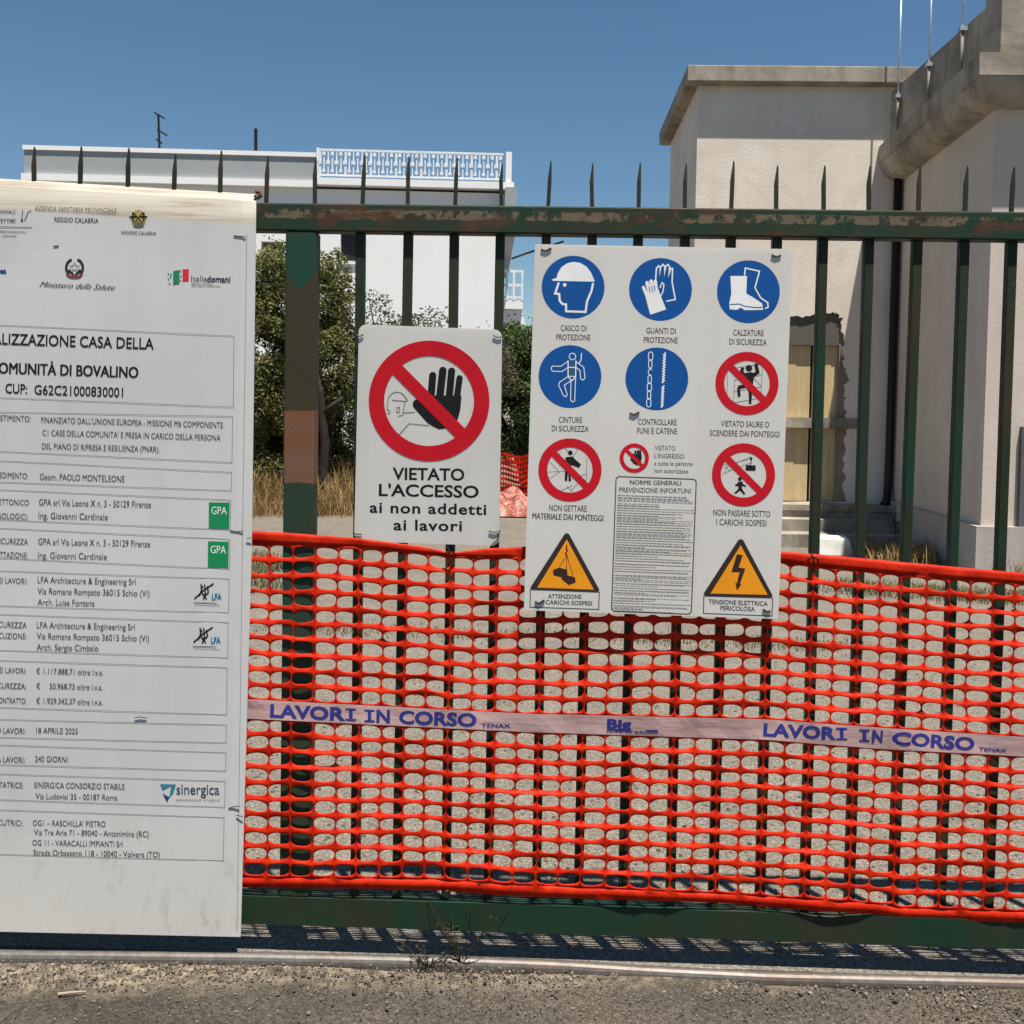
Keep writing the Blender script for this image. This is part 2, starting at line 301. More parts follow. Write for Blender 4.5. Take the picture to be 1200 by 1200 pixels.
# a strip of pale grit along the track, widest on the left
edge = math_n(t, 'ADD', math_n(t, 'ADD', sp.outputs[1], math_n(t, 'MULTIPLY', math_n(t, 'SUBTRACT', nz, 0.5), 0.30)), math_n(t, 'MULTIPLY', sp.outputs[0], -0.085))
grit = ramp(t, math_n(t, 'ADD', edge, 0.5), [(0.34, (0,) * 3), (0.44, (0.85,) * 3)])
gritc = mix(t, ramp(t, nf, [(0.42, (0,) * 3), (0.62, (1,) * 3)]), (0.085, 0.068, 0.05), (0.30, 0.255, 0.185))
st_ = noise_tex(t, 1.3, 6, 0.6, dist=0.6); a = mix(t, 0.75, a, ramp(t, st_, [(0.35, (0.58, 0.56, 0.54)), (0.5, (1, 1, 1)), (0.68, (1.45, 1.40, 1.32))]), 'MULTIPLY')
t.links.new(mix(t, grit, a, gritc), b.inputs['Base Color'])
g = MB(); nx, ny = 150, 60
vs = [Vector((lerp(-4, 4, i / nx), lerp(-4.2, -0.03, (j / ny) ** 0.6), 0)) for j in range(ny + 1) for i in range(nx + 1)]
for v in vs: v.z = -0.004 + 0.010 * noise.noise(v * 1.7) + 0.005 * noise.noise(v * 7) - 0.03 * max(0, min(1, (v.y + 0.075) / 0.03))
fs = [(j * (nx + 1) + i, j * (nx + 1) + i + 1, (j + 1) * (nx + 1) + i + 1, (j + 1) * (nx + 1) + i) for j in range(ny) for i in range(nx)]
g.mesh(vs, fs); tag(g.build('road', asph, smooth=True), kind='structure')
g = MB(); g.box(-300, 300, -300, -0.06, -0.4, -0.03); tag(g.build('ground', asph), kind='structure')

def stone(mb, x, y, r, z=0.0):
    a0 = random.random() * 6; n = 6; h = r * random.uniform(0.5, 0.9)
    ring = [Vector((x + r * random.uniform(.7, 1.2) * math.cos(a0 + k * 6.283 / n), y + r * random.uniform(.7, 1.2) * math.sin(a0 + k * 6.283 / n), z + h * random.uniform(.1, .5))) for k in range(n)]
    low = [Vector((p.x, p.y, z - r * 0.4)) for p in ring]; top = Vector((x + random.uniform(-.3, .3) * r, y + random.uniform(-.3, .3) * r, z + h))
    vs = low + ring + [top]; fs = [(k, (k + 1) % n, n + (k + 1) % n, n + k) for k in range(n)] + [(n + k, n + (k + 1) % n, 2 * n) for k in range(n)]
    mb.mesh(vs, fs)
g = MB()
for i in range(5200):
    x = random.uniform(-1.9, 1.9); k = random.random()
    y = -0.09 - abs(random.gauss(0, 0.10)) if k < 0.55 else random.uniform(-0.75, -0.09)
    stone(g, x, y, random.uniform(0.0008, 0.0032) * (2.0 if random.random() < 0.03 else 1), 0.0)
for cx_, cy_, k, sx_, sy_ in ((640, 1143, 160, 60, 5), (560, 1140, 220, 40, 6), (850, 1158, 200, 18, 5), (1150, 1172, 420, 45, 12), (1090, 1160, 160, 60, 6), (60, 1142, 500, 90, 9), (250, 1132, 350, 70, 6), (420, 1138, 260, 70, 7)):
    for i in range(k):
        q = G(random.gauss(cx_, sx_), random.gauss(cy_, sy_)); stone(g, q.x, min(q.y, -.06), random.uniform(0.0008, 0.0036) * (2.2 if random.random() < .04 else 1), 0.0)
tag(g.build('road_grit', M['stone'], fixn=False), kind='stuff')
g = MB()
for i in range(3800):
    y = 0.3 + 3.6 * random.random() ** 1.4; x = random.uniform(-1.3 - y * 0.4, 1.8 + y * 0.6)
    stone(g, x, y, random.uniform(0.003, 0.009), 0.0)
tag(g.build('yard_gravel', M['stone'], fixn=False), kind='stuff')

# gate track: a dull steel angle let into the ground
tr_ = MB(); tpts = [(-500, 1099), (0, 1109), (300, 1112), (540, 1117), (640, 1120.5), (760, 1128), (900, 1135), (1200, 1142), (1700, 1158)]
prof = [(-0.016, -0.03), (-0.0165, -0.004), (-0.015, 0.004), (-0.011, 0.011), (-0.005, 0.0155), (0.0, 0.017), (0.005, 0.0155), (0.009, 0.011), (0.013, 0.006), (0.03, 0.004), (0.03, -0.03)]
ctr = []
for i in range(64):
    x = lerp(-500, 1700, i / 63); y = interp(tpts, x); ctr.append(G(x, y + 7, 0.012))
for a_, b_ in zip(ctr, ctr[1:]):
    for (o1, z1), (o2, z2) in zip(prof, prof[1:]):
        tr_.face([(a_.x, a_.y + o1, z1), (b_.x, b_.y + o1, z1), (b_.x, b_.y + o2, z2), (a_.x, a_.y + o2, z2)])
tag(tr_.build('gate_track', M['track'], smooth=True), 'dull steel guide rail set in the ground under the gate', 'gate track')

# ------------------------------------------------------------------ gate
gx0, gx1 = P(-330, 260, 0).x, P(1560, 260, 0).x
gate = thing('sliding_gate', 'worn green steel gate of upright pointed bars with rust patches', 'gate', (0.3, 0, 0))
zt0, zt1 = RAIL_Z0, P(700, 242, -0.03).z
mb = MB(); mb.box(gx0, gx1, -0.03, 0.02, zt0, zt1); o = mb.build('top_rail', M['rail'], gate)
def bev(o, w=0.004, s=2):
    m_ = o.modifiers.new('bevel', 'BEVEL'); m_.width = w; m_.segments = s; return o
bev(o)
zb1, zb0 = P(600, 1061, -0.035).z, P(600, 1094, -0.035).z
mb = MB(); nseg = 90
for i in range(nseg):      # bottom rail with a dent on the right
    xa, xb = lerp(gx0, gx1, i / nseg), lerp(gx0, gx1, (i + 1) / nseg)
    def dent(x):
        c_ = P(965, 1080, -0.035).x; return -0.014 * math.exp(-((x - c_) / 0.06) ** 2)
    for (ya, za), (yb, zb) in zip([(-0.03, zb0), (-0.03, zb1), (0.014, zb1), (0.014, zb0)], [(-0.03, zb1), (0.014, zb1), (0.014, zb0), (-0.03, zb0)]):
        f_ = lambda x, y, z: (x, y, z + (dent(x) if z == zb1 and y < 0 else 0))
        mb.face([f_(xa, ya, za), f_(xb, ya, za), f_(xb, yb, zb), f_(xa, yb, zb)])
mb.build('bottom_rail', M['low'], gate)
xp0, xp1 = P(333, 400, -0.03).x, P(369, 400, -0.03).x
mb = MB(); mb.box(xp0, xp1, -0.028, 0.028, zb1, zt0); o = bev(mb.build('post', M['post'], gate), 0.005)
xs = [422, 478, 532, 586, 640, 694, 748, 803, 857, 911, 965, 1019, 1076, 1131, 1187]
xs = [422 - 55 * k for k in range(13, 0, -1)] + xs + [1187 + 55.5 * k for k in range(1, 7)]
pl_bar = Plane((0, -0.0125, 0), (0, -1, 0))
for i, x in enumerate(xs):
    c0 = P(x, 285, -0.01); wx = c0.x; h = 0.0125; tilt = random.uniform(-0.008, 0.008)
    if abs(wx - (xp0 + xp1) / 2) > 0.14 or x > 400:
        mb = MB()
        b_ = [(wx + tilt - h, -h, zb1), (wx + tilt + h, -h, zb1), (wx + tilt + h, h, zb1), (wx + tilt - h, h, zb1)]
        t_ = [(wx - h, -h, zt0), (wx + h, -h, zt0), (wx + h, h, zt0), (wx - h, h, zt0)]
        mb.hexa(b_, t_); bev(mb.build('bar', M['bar'], gate), 0.002, 1)
    # spike: a slim flat cut on a slant
    top = P(x + 2, interp([(0, 172), (600, 188), (1200, 196)], x) + random.uniform(-4, 4), 0).z
    s = 0.0052; lx = wx + random.uniform(-0.004, 0.004); ztip = top; zs = top - 0.05; lean = random.uniform(-0.003, 0.003)
    mb = MB(); vs = [(lx - s, -0.004, zt1), (lx + s, -0.004, zt1), (lx + s, 0.004, zt1), (lx - s, 0.004, zt1),
                     (lx - s + lean, -0.004, zs), (lx + s + lean, -0.004, zs), (lx + s + lean, 0.004, zs), (lx - s + lean, 0.004, zs),
                     (lx + 0.001 + lean, -0.002, ztip), (lx + s * 0.8 + lean, -0.002, ztip - 0.004), (lx + s * 0.8 + lean, 0.002, ztip - 0.004), (lx + 0.001 + lean, 0.002, ztip)]
    fs = [(0, 1, 5, 4), (1, 2, 6, 5), (2, 3, 7, 6), (3, 0, 4, 7), (4, 5, 9, 8), (5, 6, 10, 9), (6, 7, 11, 10), (7, 4, 8, 11), (8, 9, 10, 11), (3, 2, 1, 0)]
    mb.mesh(vs, fs); mb.build('spike', M['bar'], gate)

# ------------------------------------------------------------------ lettering and flat drawing on a plane
_fc = bpy.data.curves.new('lettering_source', 'FONT'); _fo = bpy.data.objects.new('lettering_source', _fc); COL.objects.link(_fo)
_fc.resolution_u = 3
def glyphs(s, bold=0.0, shear=0.0, space=1.0):
    _fc.body = s; _fc.offset = bold; _fc.shear = shear; _fc.space_character = space
    dg = bpy.context.evaluated_depsgraph_get(); dg.update()
    me = bpy.data.meshes.new_from_object(_fo.evaluated_get(dg))
    vs = [v.co.copy() for v in me.vertices]; fs = [tuple(p.vertices) for p in me.polygons]; bpy.data.meshes.remove(me); return vs, fs
class Draw:
    """collects flat shapes on one plane, drawn in photo pixels"""
    def __init__(s, plane, zoom=(0, 0, 1)): s.pl = plane; s.z = zoom; s.mb = MB(); s.n = 0; s.off = 0.0
    def zoomed(s, ox, oy, k): s.z = (ox, oy, k); return s
    def w(s, x, y): return s.pl.at(s.z[0] + x / s.z[2], s.z[1] + y / s.z[2], s.off + s.n * 2e-5)
    def at(s, off): s.off = off; s.n = 0; return s
    def poly(s, pts, *holes): s.n += 1; s.mb.poly([s.w(*p) for p in pts], [[s.w(*p) for p in h] for h in holes]); return s
    def disc(s, x, y, r, n=40, ry=None):
        return s.poly([(x + r * math.cos(k * 6.28319 / n), y + (ry or r) * math.sin(k * 6.28319 / n)) for k in range(n)])
    def ring(s, x, y, r, ri, n=56):
        c = lambda q: [(x + q * math.cos(k * 6.28319 / n), y + q * math.sin(k * 6.28319 / n)) for k in range(n)]
        s.n += 1; a, b = [s.w(*p) for p in c(r)], [s.w(*p) for p in c(ri)]
        s.mb.mesh(a + b, [(k, (k + 1) % n, n + (k + 1) % n, n + k) for k in range(n)]); return s
    def line(s, pts, wd, closed=False):
        s.n += 1; P_ = [Vector(p) for p in pts]; n = len(P_); L, Rr = [], []
        for i in range(n):
            a = P_[i - 1] if (i or closed) else None; c = P_[(i + 1) % n] if (i < n - 1 or closed) else None; b = P_[i]
            d1 = (b - a).normalized() if a is not None else (c - b).normalized(); d2 = (c - b).normalized() if c is not None else d1
            nn = Vector((-d1.y - d2.y, d1.x + d2.x)); nn = nn.normalized() if nn.length > 1e-6 else Vector((-d1.y, d1.x))
            k = wd / 2 / max(0.5, nn.dot(Vector((-d1.y, d1.x)))); L.append(b + nn * k); Rr.append(b - nn * k)
        vs = [s.w(*p) for p in L] + [s.w(*p) for p in Rr]
        s.mb.mesh(vs, [(i, (i + 1) % n, n + (i + 1) % n, n + i) for i in range(n if closed else n - 1)]); return s
    def capsule(s, a, b, r):
        a, b = Vector(a), Vector(b); d = (b - a).normalized(); an = math.atan2(d.y, d.x); pts = []
        for k in range(9): pts.append(b + Vector((math.cos(an - 1.5708 + k * 0.3927), math.sin(an - 1.5708 + k * 0.3927))) * r)
        for k in range(9): pts.append(a + Vector((math.cos(an + 1.5708 + k * 0.3927), math.sin(an + 1.5708 + k * 0.3927))) * r)
        return s.poly(pts)
    def text(s, st, x0, y0, x1, y1, cap, bold=0.0, shear=0.0, space=1.0, fit=True):
        """baseline from (x0,y0) to (x1,y1), capital height cap, all in pixels"""
        if bold > 0 and 'M' in st:       # thicken by a doubled stroke: an outset M closes on itself
            q = (x1 - x0) / len(st) * min(.05, bold * 5); _D.text(s, st, x0 - q, y0, x1 - q, y1, cap, 0, shear, space); x0 += q; x1 += q; bold = 0
        s.n += 1; vs, fs = glyphs(st, bold, shear, space)
        if not vs: return s
        a, b = s.w(x0, y0), s.w(x1, y1); up_ = s.w(x0, y0 - 10) - a; ud = (b - a)
        ux = ud.normalized(); uy = s.pl.n.cross(ux).normalized(); sy = up_.length / 10 * cap / 0.682
        mn = min(v.x for v in vs); mxx = max(v.x for v in vs); sx = ud.length / (mxx - mn)
        s.mb.mesh([a + ux * ((v.x - mn) * sx) + uy * (v.y * sy) for v in vs], fs); return s
    def build(s, name, m, root, part=None):
        o = s.mb.build(name, m, root, fixn=False)
        if part is not None: o.parent = part
        return o
_D = Draw
def mk(pl, root, name, m, off, zoom, fn, part=None):
    d = Draw(pl, zoom).at(off); fn(d); return d.build(name, m, root, part)

def slab(pl, corners, thick, rad=None, seg=6):
    """a real plate: rounded corners, front on the plane"""
    mb = MB(); pts = []
    n = len(corners)
    for i in range(n):
        c = Vector(corners[i]); a = (Vector(corners[i - 1]) - c).normalized(); b = (Vector(corners[(i + 1) % n]) - c).normalized()
        if rad:
            for k in range(seg + 1):
                q = k / seg * 1.5708; pts.append(c + (a + b) * rad - a * rad * math.sin(q) * 1.0 - b * rad * (math.cos(q)) if False else c + a * rad * (1 - math.sin(q)) + b * rad * (1 - math.cos(q)))
        else: pts.append(c)
    f = [pl.at(p.x, p.y) for p in pts]; bk = [p - pl.n * thick for p in f]; k = len(f)
    mb.poly(f); mb.poly(bk); mb.mesh(f + bk, [(i, (i + 1) % k, k + (i + 1) % k, k + i) for i in range(k)]); 
    return mb
def wire(mb, pl, pts, r=0.0017, lift=0.003):
    mb.tube([pl.at(x, y, lift) for x, y in pts], r, 6)

# ------------------------------------------------------------------ small prohibition sign
pl = Plane((0, -0.0205, 0), (0, -1, 0.0)); 
sg = thing('prohibition_sign', 'white rounded sign with a black hand struck out in red, reading VIETATO L\'ACCESSO', 'sign', pl.at(500, 640, -0.006))
slab(pl, [(420.5, 380), (588.5, 386.5), (585, 640), (415, 634)], 0.004, 9).build('panel', M['white'], sg)
Z = (400, 370, 4.286)
d = Draw(pl, Z).at(0.0004)
d.capsule((385, 445), (452, 520), 27).capsule((459, 300), (450, 420), 18).capsule((510, 275), (492, 430), 19).capsule((554, 278), (540, 430), 18).capsule((594, 314), (575, 450), 16)
d.poly([(432, 400), (604, 400), (598, 470), (585, 520), (560, 545), (530, 565), (490, 570), (450, 550), (410, 510), (395, 480)])
d.build('hand_symbol', M['black'], sg)
d = Draw(pl, Z).at(0.0005)
for l in ([(232, 440), (238, 410), (255, 390), (280, 382), (305, 390), (320, 408), (332, 424), (320, 432)], [(255, 424), (325, 430)], [(232, 440), (230, 470), (242, 478), (244, 490), (228, 492)], [(320, 432), (308, 500), (286, 504)], [(280, 460), (292, 460), (291, 486), (278, 486), (280, 460)], [(312, 488), (370, 484)], [(290, 598), (340, 542), (440, 552)]): d.line(l, 3.2)
d.build('worker_symbol', M['ink'], sg)
d = Draw(pl, Z).at(0.0009); d.ring(441, 428, 303, 226); d.line([(272, 262), (604, 596)], 66); d.build('prohibition_ring', M['red'], sg)
for a_ in (('VIETATO', 257, 822, 618, 828, 58, 0.022), ("L'ACCESSO", 188, 904, 690, 914, 58, 0.022), ('ai non addetti', 142, 988, 728, 1000, 52, 0.022, 0, 1.1), ('ai lavori', 262, 1076, 606, 1082, 52, 0.022, 0, 1.1)):
    mk(pl, sg, 'lettering', M['black'], 0.0002, Z, lambda d: d.text(*a_))
def ties(root, pl, qs, r=0.0017, lift=0.003):
    for q in qs:
        mb = MB(); wire(mb, pl, q, r, lift); mb.build('wire_tie', M['tie'], root)
ties(sg, pl, ([(417, 392), (422, 394.5), (426, 392)], [(578, 393), (583, 395.5), (588, 395)], [(413.5, 624), (418, 626), (424, 626)], [(573, 622), (580, 624), (586, 621), (583, 632), (576, 639)]))

# ------------------------------------------------------------------ large safety sign
nrm = Vector((0, -1, 0.028)).normalized()
c0 = P(775, 290, -0.034); pl = Plane(c0, nrm)
sg = thing('safety_sign', 'large white plastic sign with rows of blue, red and yellow safety symbols', 'sign', pl.at(765, 720, -0.006))
slab(pl, [(627, 286), (929, 292), (912, 725.5), (614, 715)], 0.004, 3).build('panel', M['white'], sg)
Z5, Z6, ZS, ZM, Zt = (610, 280, 3.75), (610, 500, 3.75), (820, 400, 5.72), (625, 400, 5.45), (620, 615, 4.0)
W = M['pictowhite']; A1, A2, A3 = 0.0002, 0.0004, 0.0006
def blue(x, y): return mk(pl, sg, 'mandatory_disc', M['blue'], A1, (0, 0, 1), lambda d: d.disc(x, y, 36.8, 64))
k = blue(671.6, 336.5)
mk(pl, sg, 'helmeted_head_symbol', W, A2, Z5, lambda d: d.poly([(138, 178), (158, 172), (164, 150), (180, 124), (205, 107), (232, 101), (262, 105), (290, 122), (310, 148), (320, 172), (326, 188), (142, 184)]).line([(168, 192), (152, 240), (170, 242), (172, 272), (184, 286), (200, 288), (200, 318), (286, 321), (292, 275), (312, 228), (319, 194)], 9).disc(194, 202, 8, 16), k)
k = blue(774, 339.2)
mk(pl, sg, 'glove_symbol', W, A2, Z5, lambda d: d.line([(592, 200), (597, 130), (606, 118), (614, 128), (612, 160), (616, 122), (626, 112), (634, 122), (632, 160), (638, 120), (647, 112), (655, 122), (650, 165), (660, 130), (668, 130), (666, 190), (680, 266), (640, 274)], 6)
   .line([(612, 215), (622, 192), (630, 200), (626, 232), (616, 250)], 5)
   .poly([(545, 240), (600, 205), (612, 240), (640, 310), (570, 333)]).capsule((540, 213), (556, 250), 7).capsule((556, 193), (568, 240), 8).capsule((574, 186), (580, 235), 8).capsule((592, 188), (596, 232), 8), k)
mk(pl, sg, 'glove_crease', M['blue'], A3, Z5, lambda d: d.line([(564, 210), (570, 236)], 3.5).line([(576, 206), (580, 232)], 3.5).line([(588, 205), (591, 230)], 3.5), k)
k = blue(877, 341.9)
mk(pl, sg, 'boot_symbol', W, A2, Z5, lambda d: d.poly([(922, 163), (995, 163), (992, 240), (1030, 262), (1062, 284), (1066, 312), (985, 313), (968, 302), (948, 312), (919, 309), (917, 285), (926, 240)])
   .line([(984, 160), (988, 128), (1050, 142), (1030, 215), (1056, 260), (1086, 280), (1088, 300), (1074, 306)], 6), k)
mk(pl, sg, 'sole_line', M['blue'], A3, Z5, lambda d: d.line([(919, 288), (962, 286), (985, 296), (1040, 302), (1062, 300)], 4), k)
k = blue(667.9, 441.3)
mk(pl, sg, 'harness_worker_symbol', W, A2, ZM, lambda d: d.line([(250 + 21 * math.cos(k * .3927), 97 + 21 * math.sin(k * .3927)) for k in range(16)], 5, True)
   .line([(220, 128), (175, 160), (122, 158), (114, 170), (118, 186), (130, 192), (185, 192), (218, 168)], 5).line([(272, 130), (322, 165), (330, 235), (318, 247), (302, 240), (298, 186), (274, 168)], 5)
   .line([(222, 225), (166, 262), (162, 282), (192, 346), (208, 354), (216, 340), (198, 280), (240, 252)], 5).line([(240, 252), (238, 376), (250, 388), (264, 380), (270, 235)], 5)
   .line([(222, 122), (222, 225), (244, 252), (270, 228), (272, 122)], 7).line([(222, 165), (272, 168)], 7).line([(222, 222), (270, 225)], 6).line([(308, 74), (304, 120), (290, 145)], 6), k)
mk(pl, sg, 'harness_panel', flat('dark_teal_print', (0.01, 0.10, 0.13)), A3, ZM, lambda d: d.poly([(229, 135), (265, 137), (265, 160), (229, 157)]).poly([(229, 174), (264, 176), (262, 218), (230, 216)]), k)
k = blue(769.7, 444)
def chain(d):
    for i in range(7):
        cx, cy = lerp(749, 737, i / 6), 95 + i * 49.5; hx, hy = (14, 27) if i % 2 == 0 else (11, 27)
        if i == 2: d.line([(cx + 14, cy - 10), (cx - 2, cy - 22), (cx - 12, cy + 2), (cx - 6, cy + 18), (cx + 10, cy + 24)], 5); continue
        d.line([(cx + hx * math.copysign(abs(math.cos(q)) ** .7, math.cos(q)), cy + hy * math.copysign(abs(math.sin(q)) ** .7, math.sin(q))) for q in [j * .3927 + .1 for j in range(16)]], 5, True)
mk(pl, sg, 'chain_symbol', W, A2, ZM, chain, k)
def rope(d):
    for i in range(20):
        if i == 11: continue
        cx, cy = lerp(838, 822, i / 19), 82 + i * 17.5; d.line([(cx - 8, cy + 9), (cx + 8, cy - 9)], 10)
mk(pl, sg, 'rope_symbol', W, A2, ZM, rope, k)
def red(x, y, r=37, ri=26.6, w=8.2):
    q = r * .6; return mk(pl, sg, 'prohibition_ring', M['red'], A3, (0, 0, 1), lambda d: d.ring(x, y, r, ri, 64).line([(x - q, y - q), (x + q, y + q)], w))
def thin(d, ls):
    for l in ls: d.line(l, 3.4)
k = red(875.3, 449.3)
mk(pl, sg, 'climber_symbol', M['black'], A2, ZS, lambda d: d.disc(330, 180, 22).poly([(297, 232), (312, 210), (350, 206), (372, 220), (360, 260), (352, 330), (346, 420), (330, 420), (328, 340), (312, 310), (270, 320), (274, 370), (255, 374), (250, 318), (258, 296), (296, 290)])
   .line([(302, 225), (278, 205), (290, 176)], 22).line([(362, 225), (388, 208), (376, 150)], 24), k)
mk(pl, sg, 'scaffold_symbol', M['ink2'], A1, ZS, lambda d: thin(d, ([(186, 200), (184, 390)], [(240, 165), (226, 410)], [(420, 165), (410, 395)], [(235, 180), (400, 152)], [(232, 262), (416, 226)], [(230, 338), (412, 305)], [(228, 412), (410, 380)], [(365, 250), (412, 300)])), k)
k = red(667.9, 550.7)
mk(pl, sg, 'thrower_symbol', M['black'], A2, ZM, lambda d: d.disc(236, 712, 15).poly([(205, 740), (250, 735), (280, 765), (305, 785), (292, 808), (245, 790), (236, 800), (240, 895), (225, 893), (222, 830), (216, 893), (200, 890), (204, 800)]), k)
mk(pl, sg, 'scaffold_symbol', M['ink2'], A1, ZM, lambda d: thin(d, ([(90, 835), (210, 830)], [(105, 770), (165, 835), (100, 880)], [(170, 700), (168, 800)], [(200, 675), (230, 720)], [(285, 690), (250, 740)], [(343, 740), (338, 890)], [(240, 880), (345, 845)], [(165, 960), (250, 920)], [(215, 925), (250, 960)], [(245, 950), (285, 905)])), k)
k = red(743.3, 536.8, 17.2, 12.6, 4.2)
def hand(d):
    for q, a_ in (((640, 720), (660, 750)), ((652, 702), (665, 745)), ((668, 698), (675, 745)), ((682, 700), (687, 745))): d.capsule(q, a_, 6)
    d.poly([(640, 735), (690, 735), (688, 775), (664, 792), (640, 780), (618, 752), (626, 742), (642, 756)])
mk(pl, sg, 'hand_symbol', M['black'], A2, ZM, hand, k)
k = red(871.3, 556.5)
mk(pl, sg, 'hanging_load_symbol', M['black'], A2, ZS, lambda d: d.poly([(310, 828), (376, 832), (374, 868), (306, 866)]).line([(342, 775), (346, 800), (340, 826)], 6).disc(344, 785, 9, 14), k)
mk(pl, sg, 'walker_symbol', M['black'], A2, ZS, lambda d: d.disc(269, 922, 13, 20).poly([(258, 940), (286, 940), (292, 958), (312, 968), (306, 976), (282, 968), (284, 990), (306, 1022), (296, 1028), (270, 1000), (242, 1022), (230, 1016), (258, 990), (258, 968), (240, 972), (236, 962), (254, 950)]), k)
mk(pl, sg, 'crane_jib_symbol', M['ink2'], A1, ZS, lambda d: thin(d, ([(150, 890), (340, 815)], [(160, 850), (340, 775)], [(170, 880), (180, 845), (200, 868), (215, 833), (235, 856)], [(160, 830), (335, 790)])), k)
brown = flat('dark_brown_print', (0.028, 0.017, 0.014)); bb = flat('black_brown_print', (0.03, 0.012, 0.012))
for border, face, plate, lines in (
    ([(176, 38), (188, 44), (330, 305), (322, 318), (12, 306), (6, 294), (166, 44)], [(177, 68), (304, 304), (38, 294)], [(621.7, 691), (702.3, 693.8), (701.6, 714.2), (621, 711.5)], (('ATTENZIONE', 120, 754, 268, 757, 18, 0.02), ('CARICHI SOSPESI', 110, 780, 314, 786, 18, 0.02))),
    ([(992, 66), (1004, 72), (1142, 332), (1134, 342), (824, 334), (818, 322), (980, 72)], [(992, 96), (1118, 328), (850, 322)], [(824.8, 698.5), (905.6, 700.8), (904.6, 721.8), (824.3, 718.8)], (('TENSIONE ELETTRICA', 826, 778, 1086, 788, 19, 0.02), ('PERICOLOSA', 878, 806, 1030, 812, 19, 0.02)))):
    k = mk(pl, sg, 'warning_triangle', M['yellow'], A2, Zt, lambda d: d.poly(face))
    mk(pl, sg, 'triangle_border', brown, A1, Zt, lambda d: d.poly(border), k)
    mk(pl, sg, 'name_plate', M['ink'], A1, (0, 0, 1), lambda d: d.line(plate, 1.1, True), k)
    for l in lines: mk(pl, sg, 'lettering', M['ink'], A1, Z6, lambda d: d.text(*l), k)
    if face[0][0] < 500: mk(pl, sg, 'crane_load_symbol', bb, A3, Zt, lambda d: d.line([(177, 95), (174, 112), (180, 120), (170, 136), (180, 146)], 6).line([(176, 146), (142, 198)], 2.5).line([(176, 146), (176, 235)], 2.5).line([(178, 146), (206, 240)], 2.5).poly([(112, 212), (140, 200), (178, 210), (180, 236), (160, 248), (114, 236)]).poly([(150, 252), (178, 236), (216, 246), (218, 270), (186, 282)]), k)
    else: mk(pl, sg, 'lightning_symbol', bb, A3, Zt, lambda d: d.poly([(974, 138), (1002, 142), (982, 200), (1014, 205), (988, 278), (996, 276), (975, 308), (966, 270), (974, 274), (986, 222), (948, 222)]), k)
def rrect(q, r, n=5):
    out = []
    for i in range(4):
        c_ = Vector(q[i]); a_ = (Vector(q[i - 1]) - c_).normalized(); b_ = (Vector(q[(i + 1) % 4]) - c_).normalized()
        out += [tuple(c_ + a_ * r * (1 - math.sin(k / n * 1.5708)) + b_ * r * (1 - math.cos(k / n * 1.5708))) for k in range(n + 1)]
    return out
box = mk(pl, sg, 'rules_box', M['ink'], A1, (0, 0, 1), lambda d: d.line(rrect([(722, 558.4), (816, 561.8), (810, 719.8), (716.6, 716.2)], 4), 1.3, True))
B_ = 0.010
for z_, l in [(Z5, q) for q in (('CASCO DI', 176, 404, 290, 406, 25, B_), ('PROTEZIONE', 157, 444, 307, 446, 25, B_), ('GUANTI DI', 552, 415, 682, 418, 25, B_), ('PROTEZIONE', 541, 456, 690, 459, 25, B_), ('CALZATURE', 934, 424, 1068, 427, 25, B_), ('DI SICUREZZA', 917, 464, 1082, 468, 25, B_),
        ('CINTURE', 168, 807, 271, 809, 25, B_), ('DI SICUREZZA', 137, 845, 299, 848, 25, B_), ('CONTROLLARE', 516, 816, 686, 819, 25, B_), ('FUNI E CATENE', 512, 855, 688, 858, 25, B_), ('VIETATO SALIRE O', 880, 824, 1092, 829, 25, B_))] + \
        [(Z6, q) for q in (('SCENDERE DAI PONTEGGI', 831, 40, 1138, 47, 25, B_), ('NON GETTARE', 126, 370, 291, 374, 26, B_), ('MATERIALE DAI PONTEGGI', 52, 405, 363, 416, 26, B_), ('NON PASSARE SOTTO', 846, 390, 1097, 398, 26, B_), ('I CARICHI SOSPESI', 860, 432, 1080, 438, 26, B_),
        ('VIETATO', 590, 104, 680, 106, 21, 0.0), ("L'INGRESSO", 588, 138, 718, 141, 20, 0.004), ('a tutte le persone', 588, 170, 756, 173, 19, 0.004), ('non autorizzate', 588, 202, 736, 206, 19, 0.004))]:
    mk(pl, sg, 'caption', M['ink'], A1, z_, lambda d: d.text(*l))
for l in (('NORME GENERALI', 481, 254, 705, 258, 19, 0.008), ('PREVENZIONE INFORTUNI', 434, 288, 748, 294, 21, 0.008)): mk(pl, sg, 'lettering', M['ink'], A1, Z6, lambda d: d.text(*l), box)
d = Draw(pl).at(A1); random.seed(3)         # the small print: lines of words too small to read
yy = 580.0
while yy < 713:
    t_ = (yy - 558) / 158; xa = lerp(724.5, 719.6, t_); xb = lerp(810.5, 806.8, t_); ln = random.choice([1, 1, .97, .9, .55, .75, .35, .98])
    x = xa
    while x < xa + (xb - xa) * ln:
        wl = random.uniform(2, 6.5); s_ = 0.034
        d.poly([(x, yy + (x - xa) * s_), (x + wl, yy + (x + wl - xa) * s_), (x + wl, yy + 1.0 + (x + wl - xa) * s_), (x, yy + 1.0 + (x - xa) * s_)]); x += wl + 0.9
    yy += 2.65 if random.random() > .14 else 4.4
d.build('small_print', flat('faded_print', (0.17, 0.165, 0.16)), sg, box)
ties(sg, pl, ([(634, 292), (640, 294), (646, 291)], [(904, 299), (909, 301), (915, 299)], [(738, 484), (743, 486), (749, 483)], [(627, 705), (632, 707), (638, 703)], [(894, 714), (898, 716.5), (903, 716)]), 0.0026, .0022)

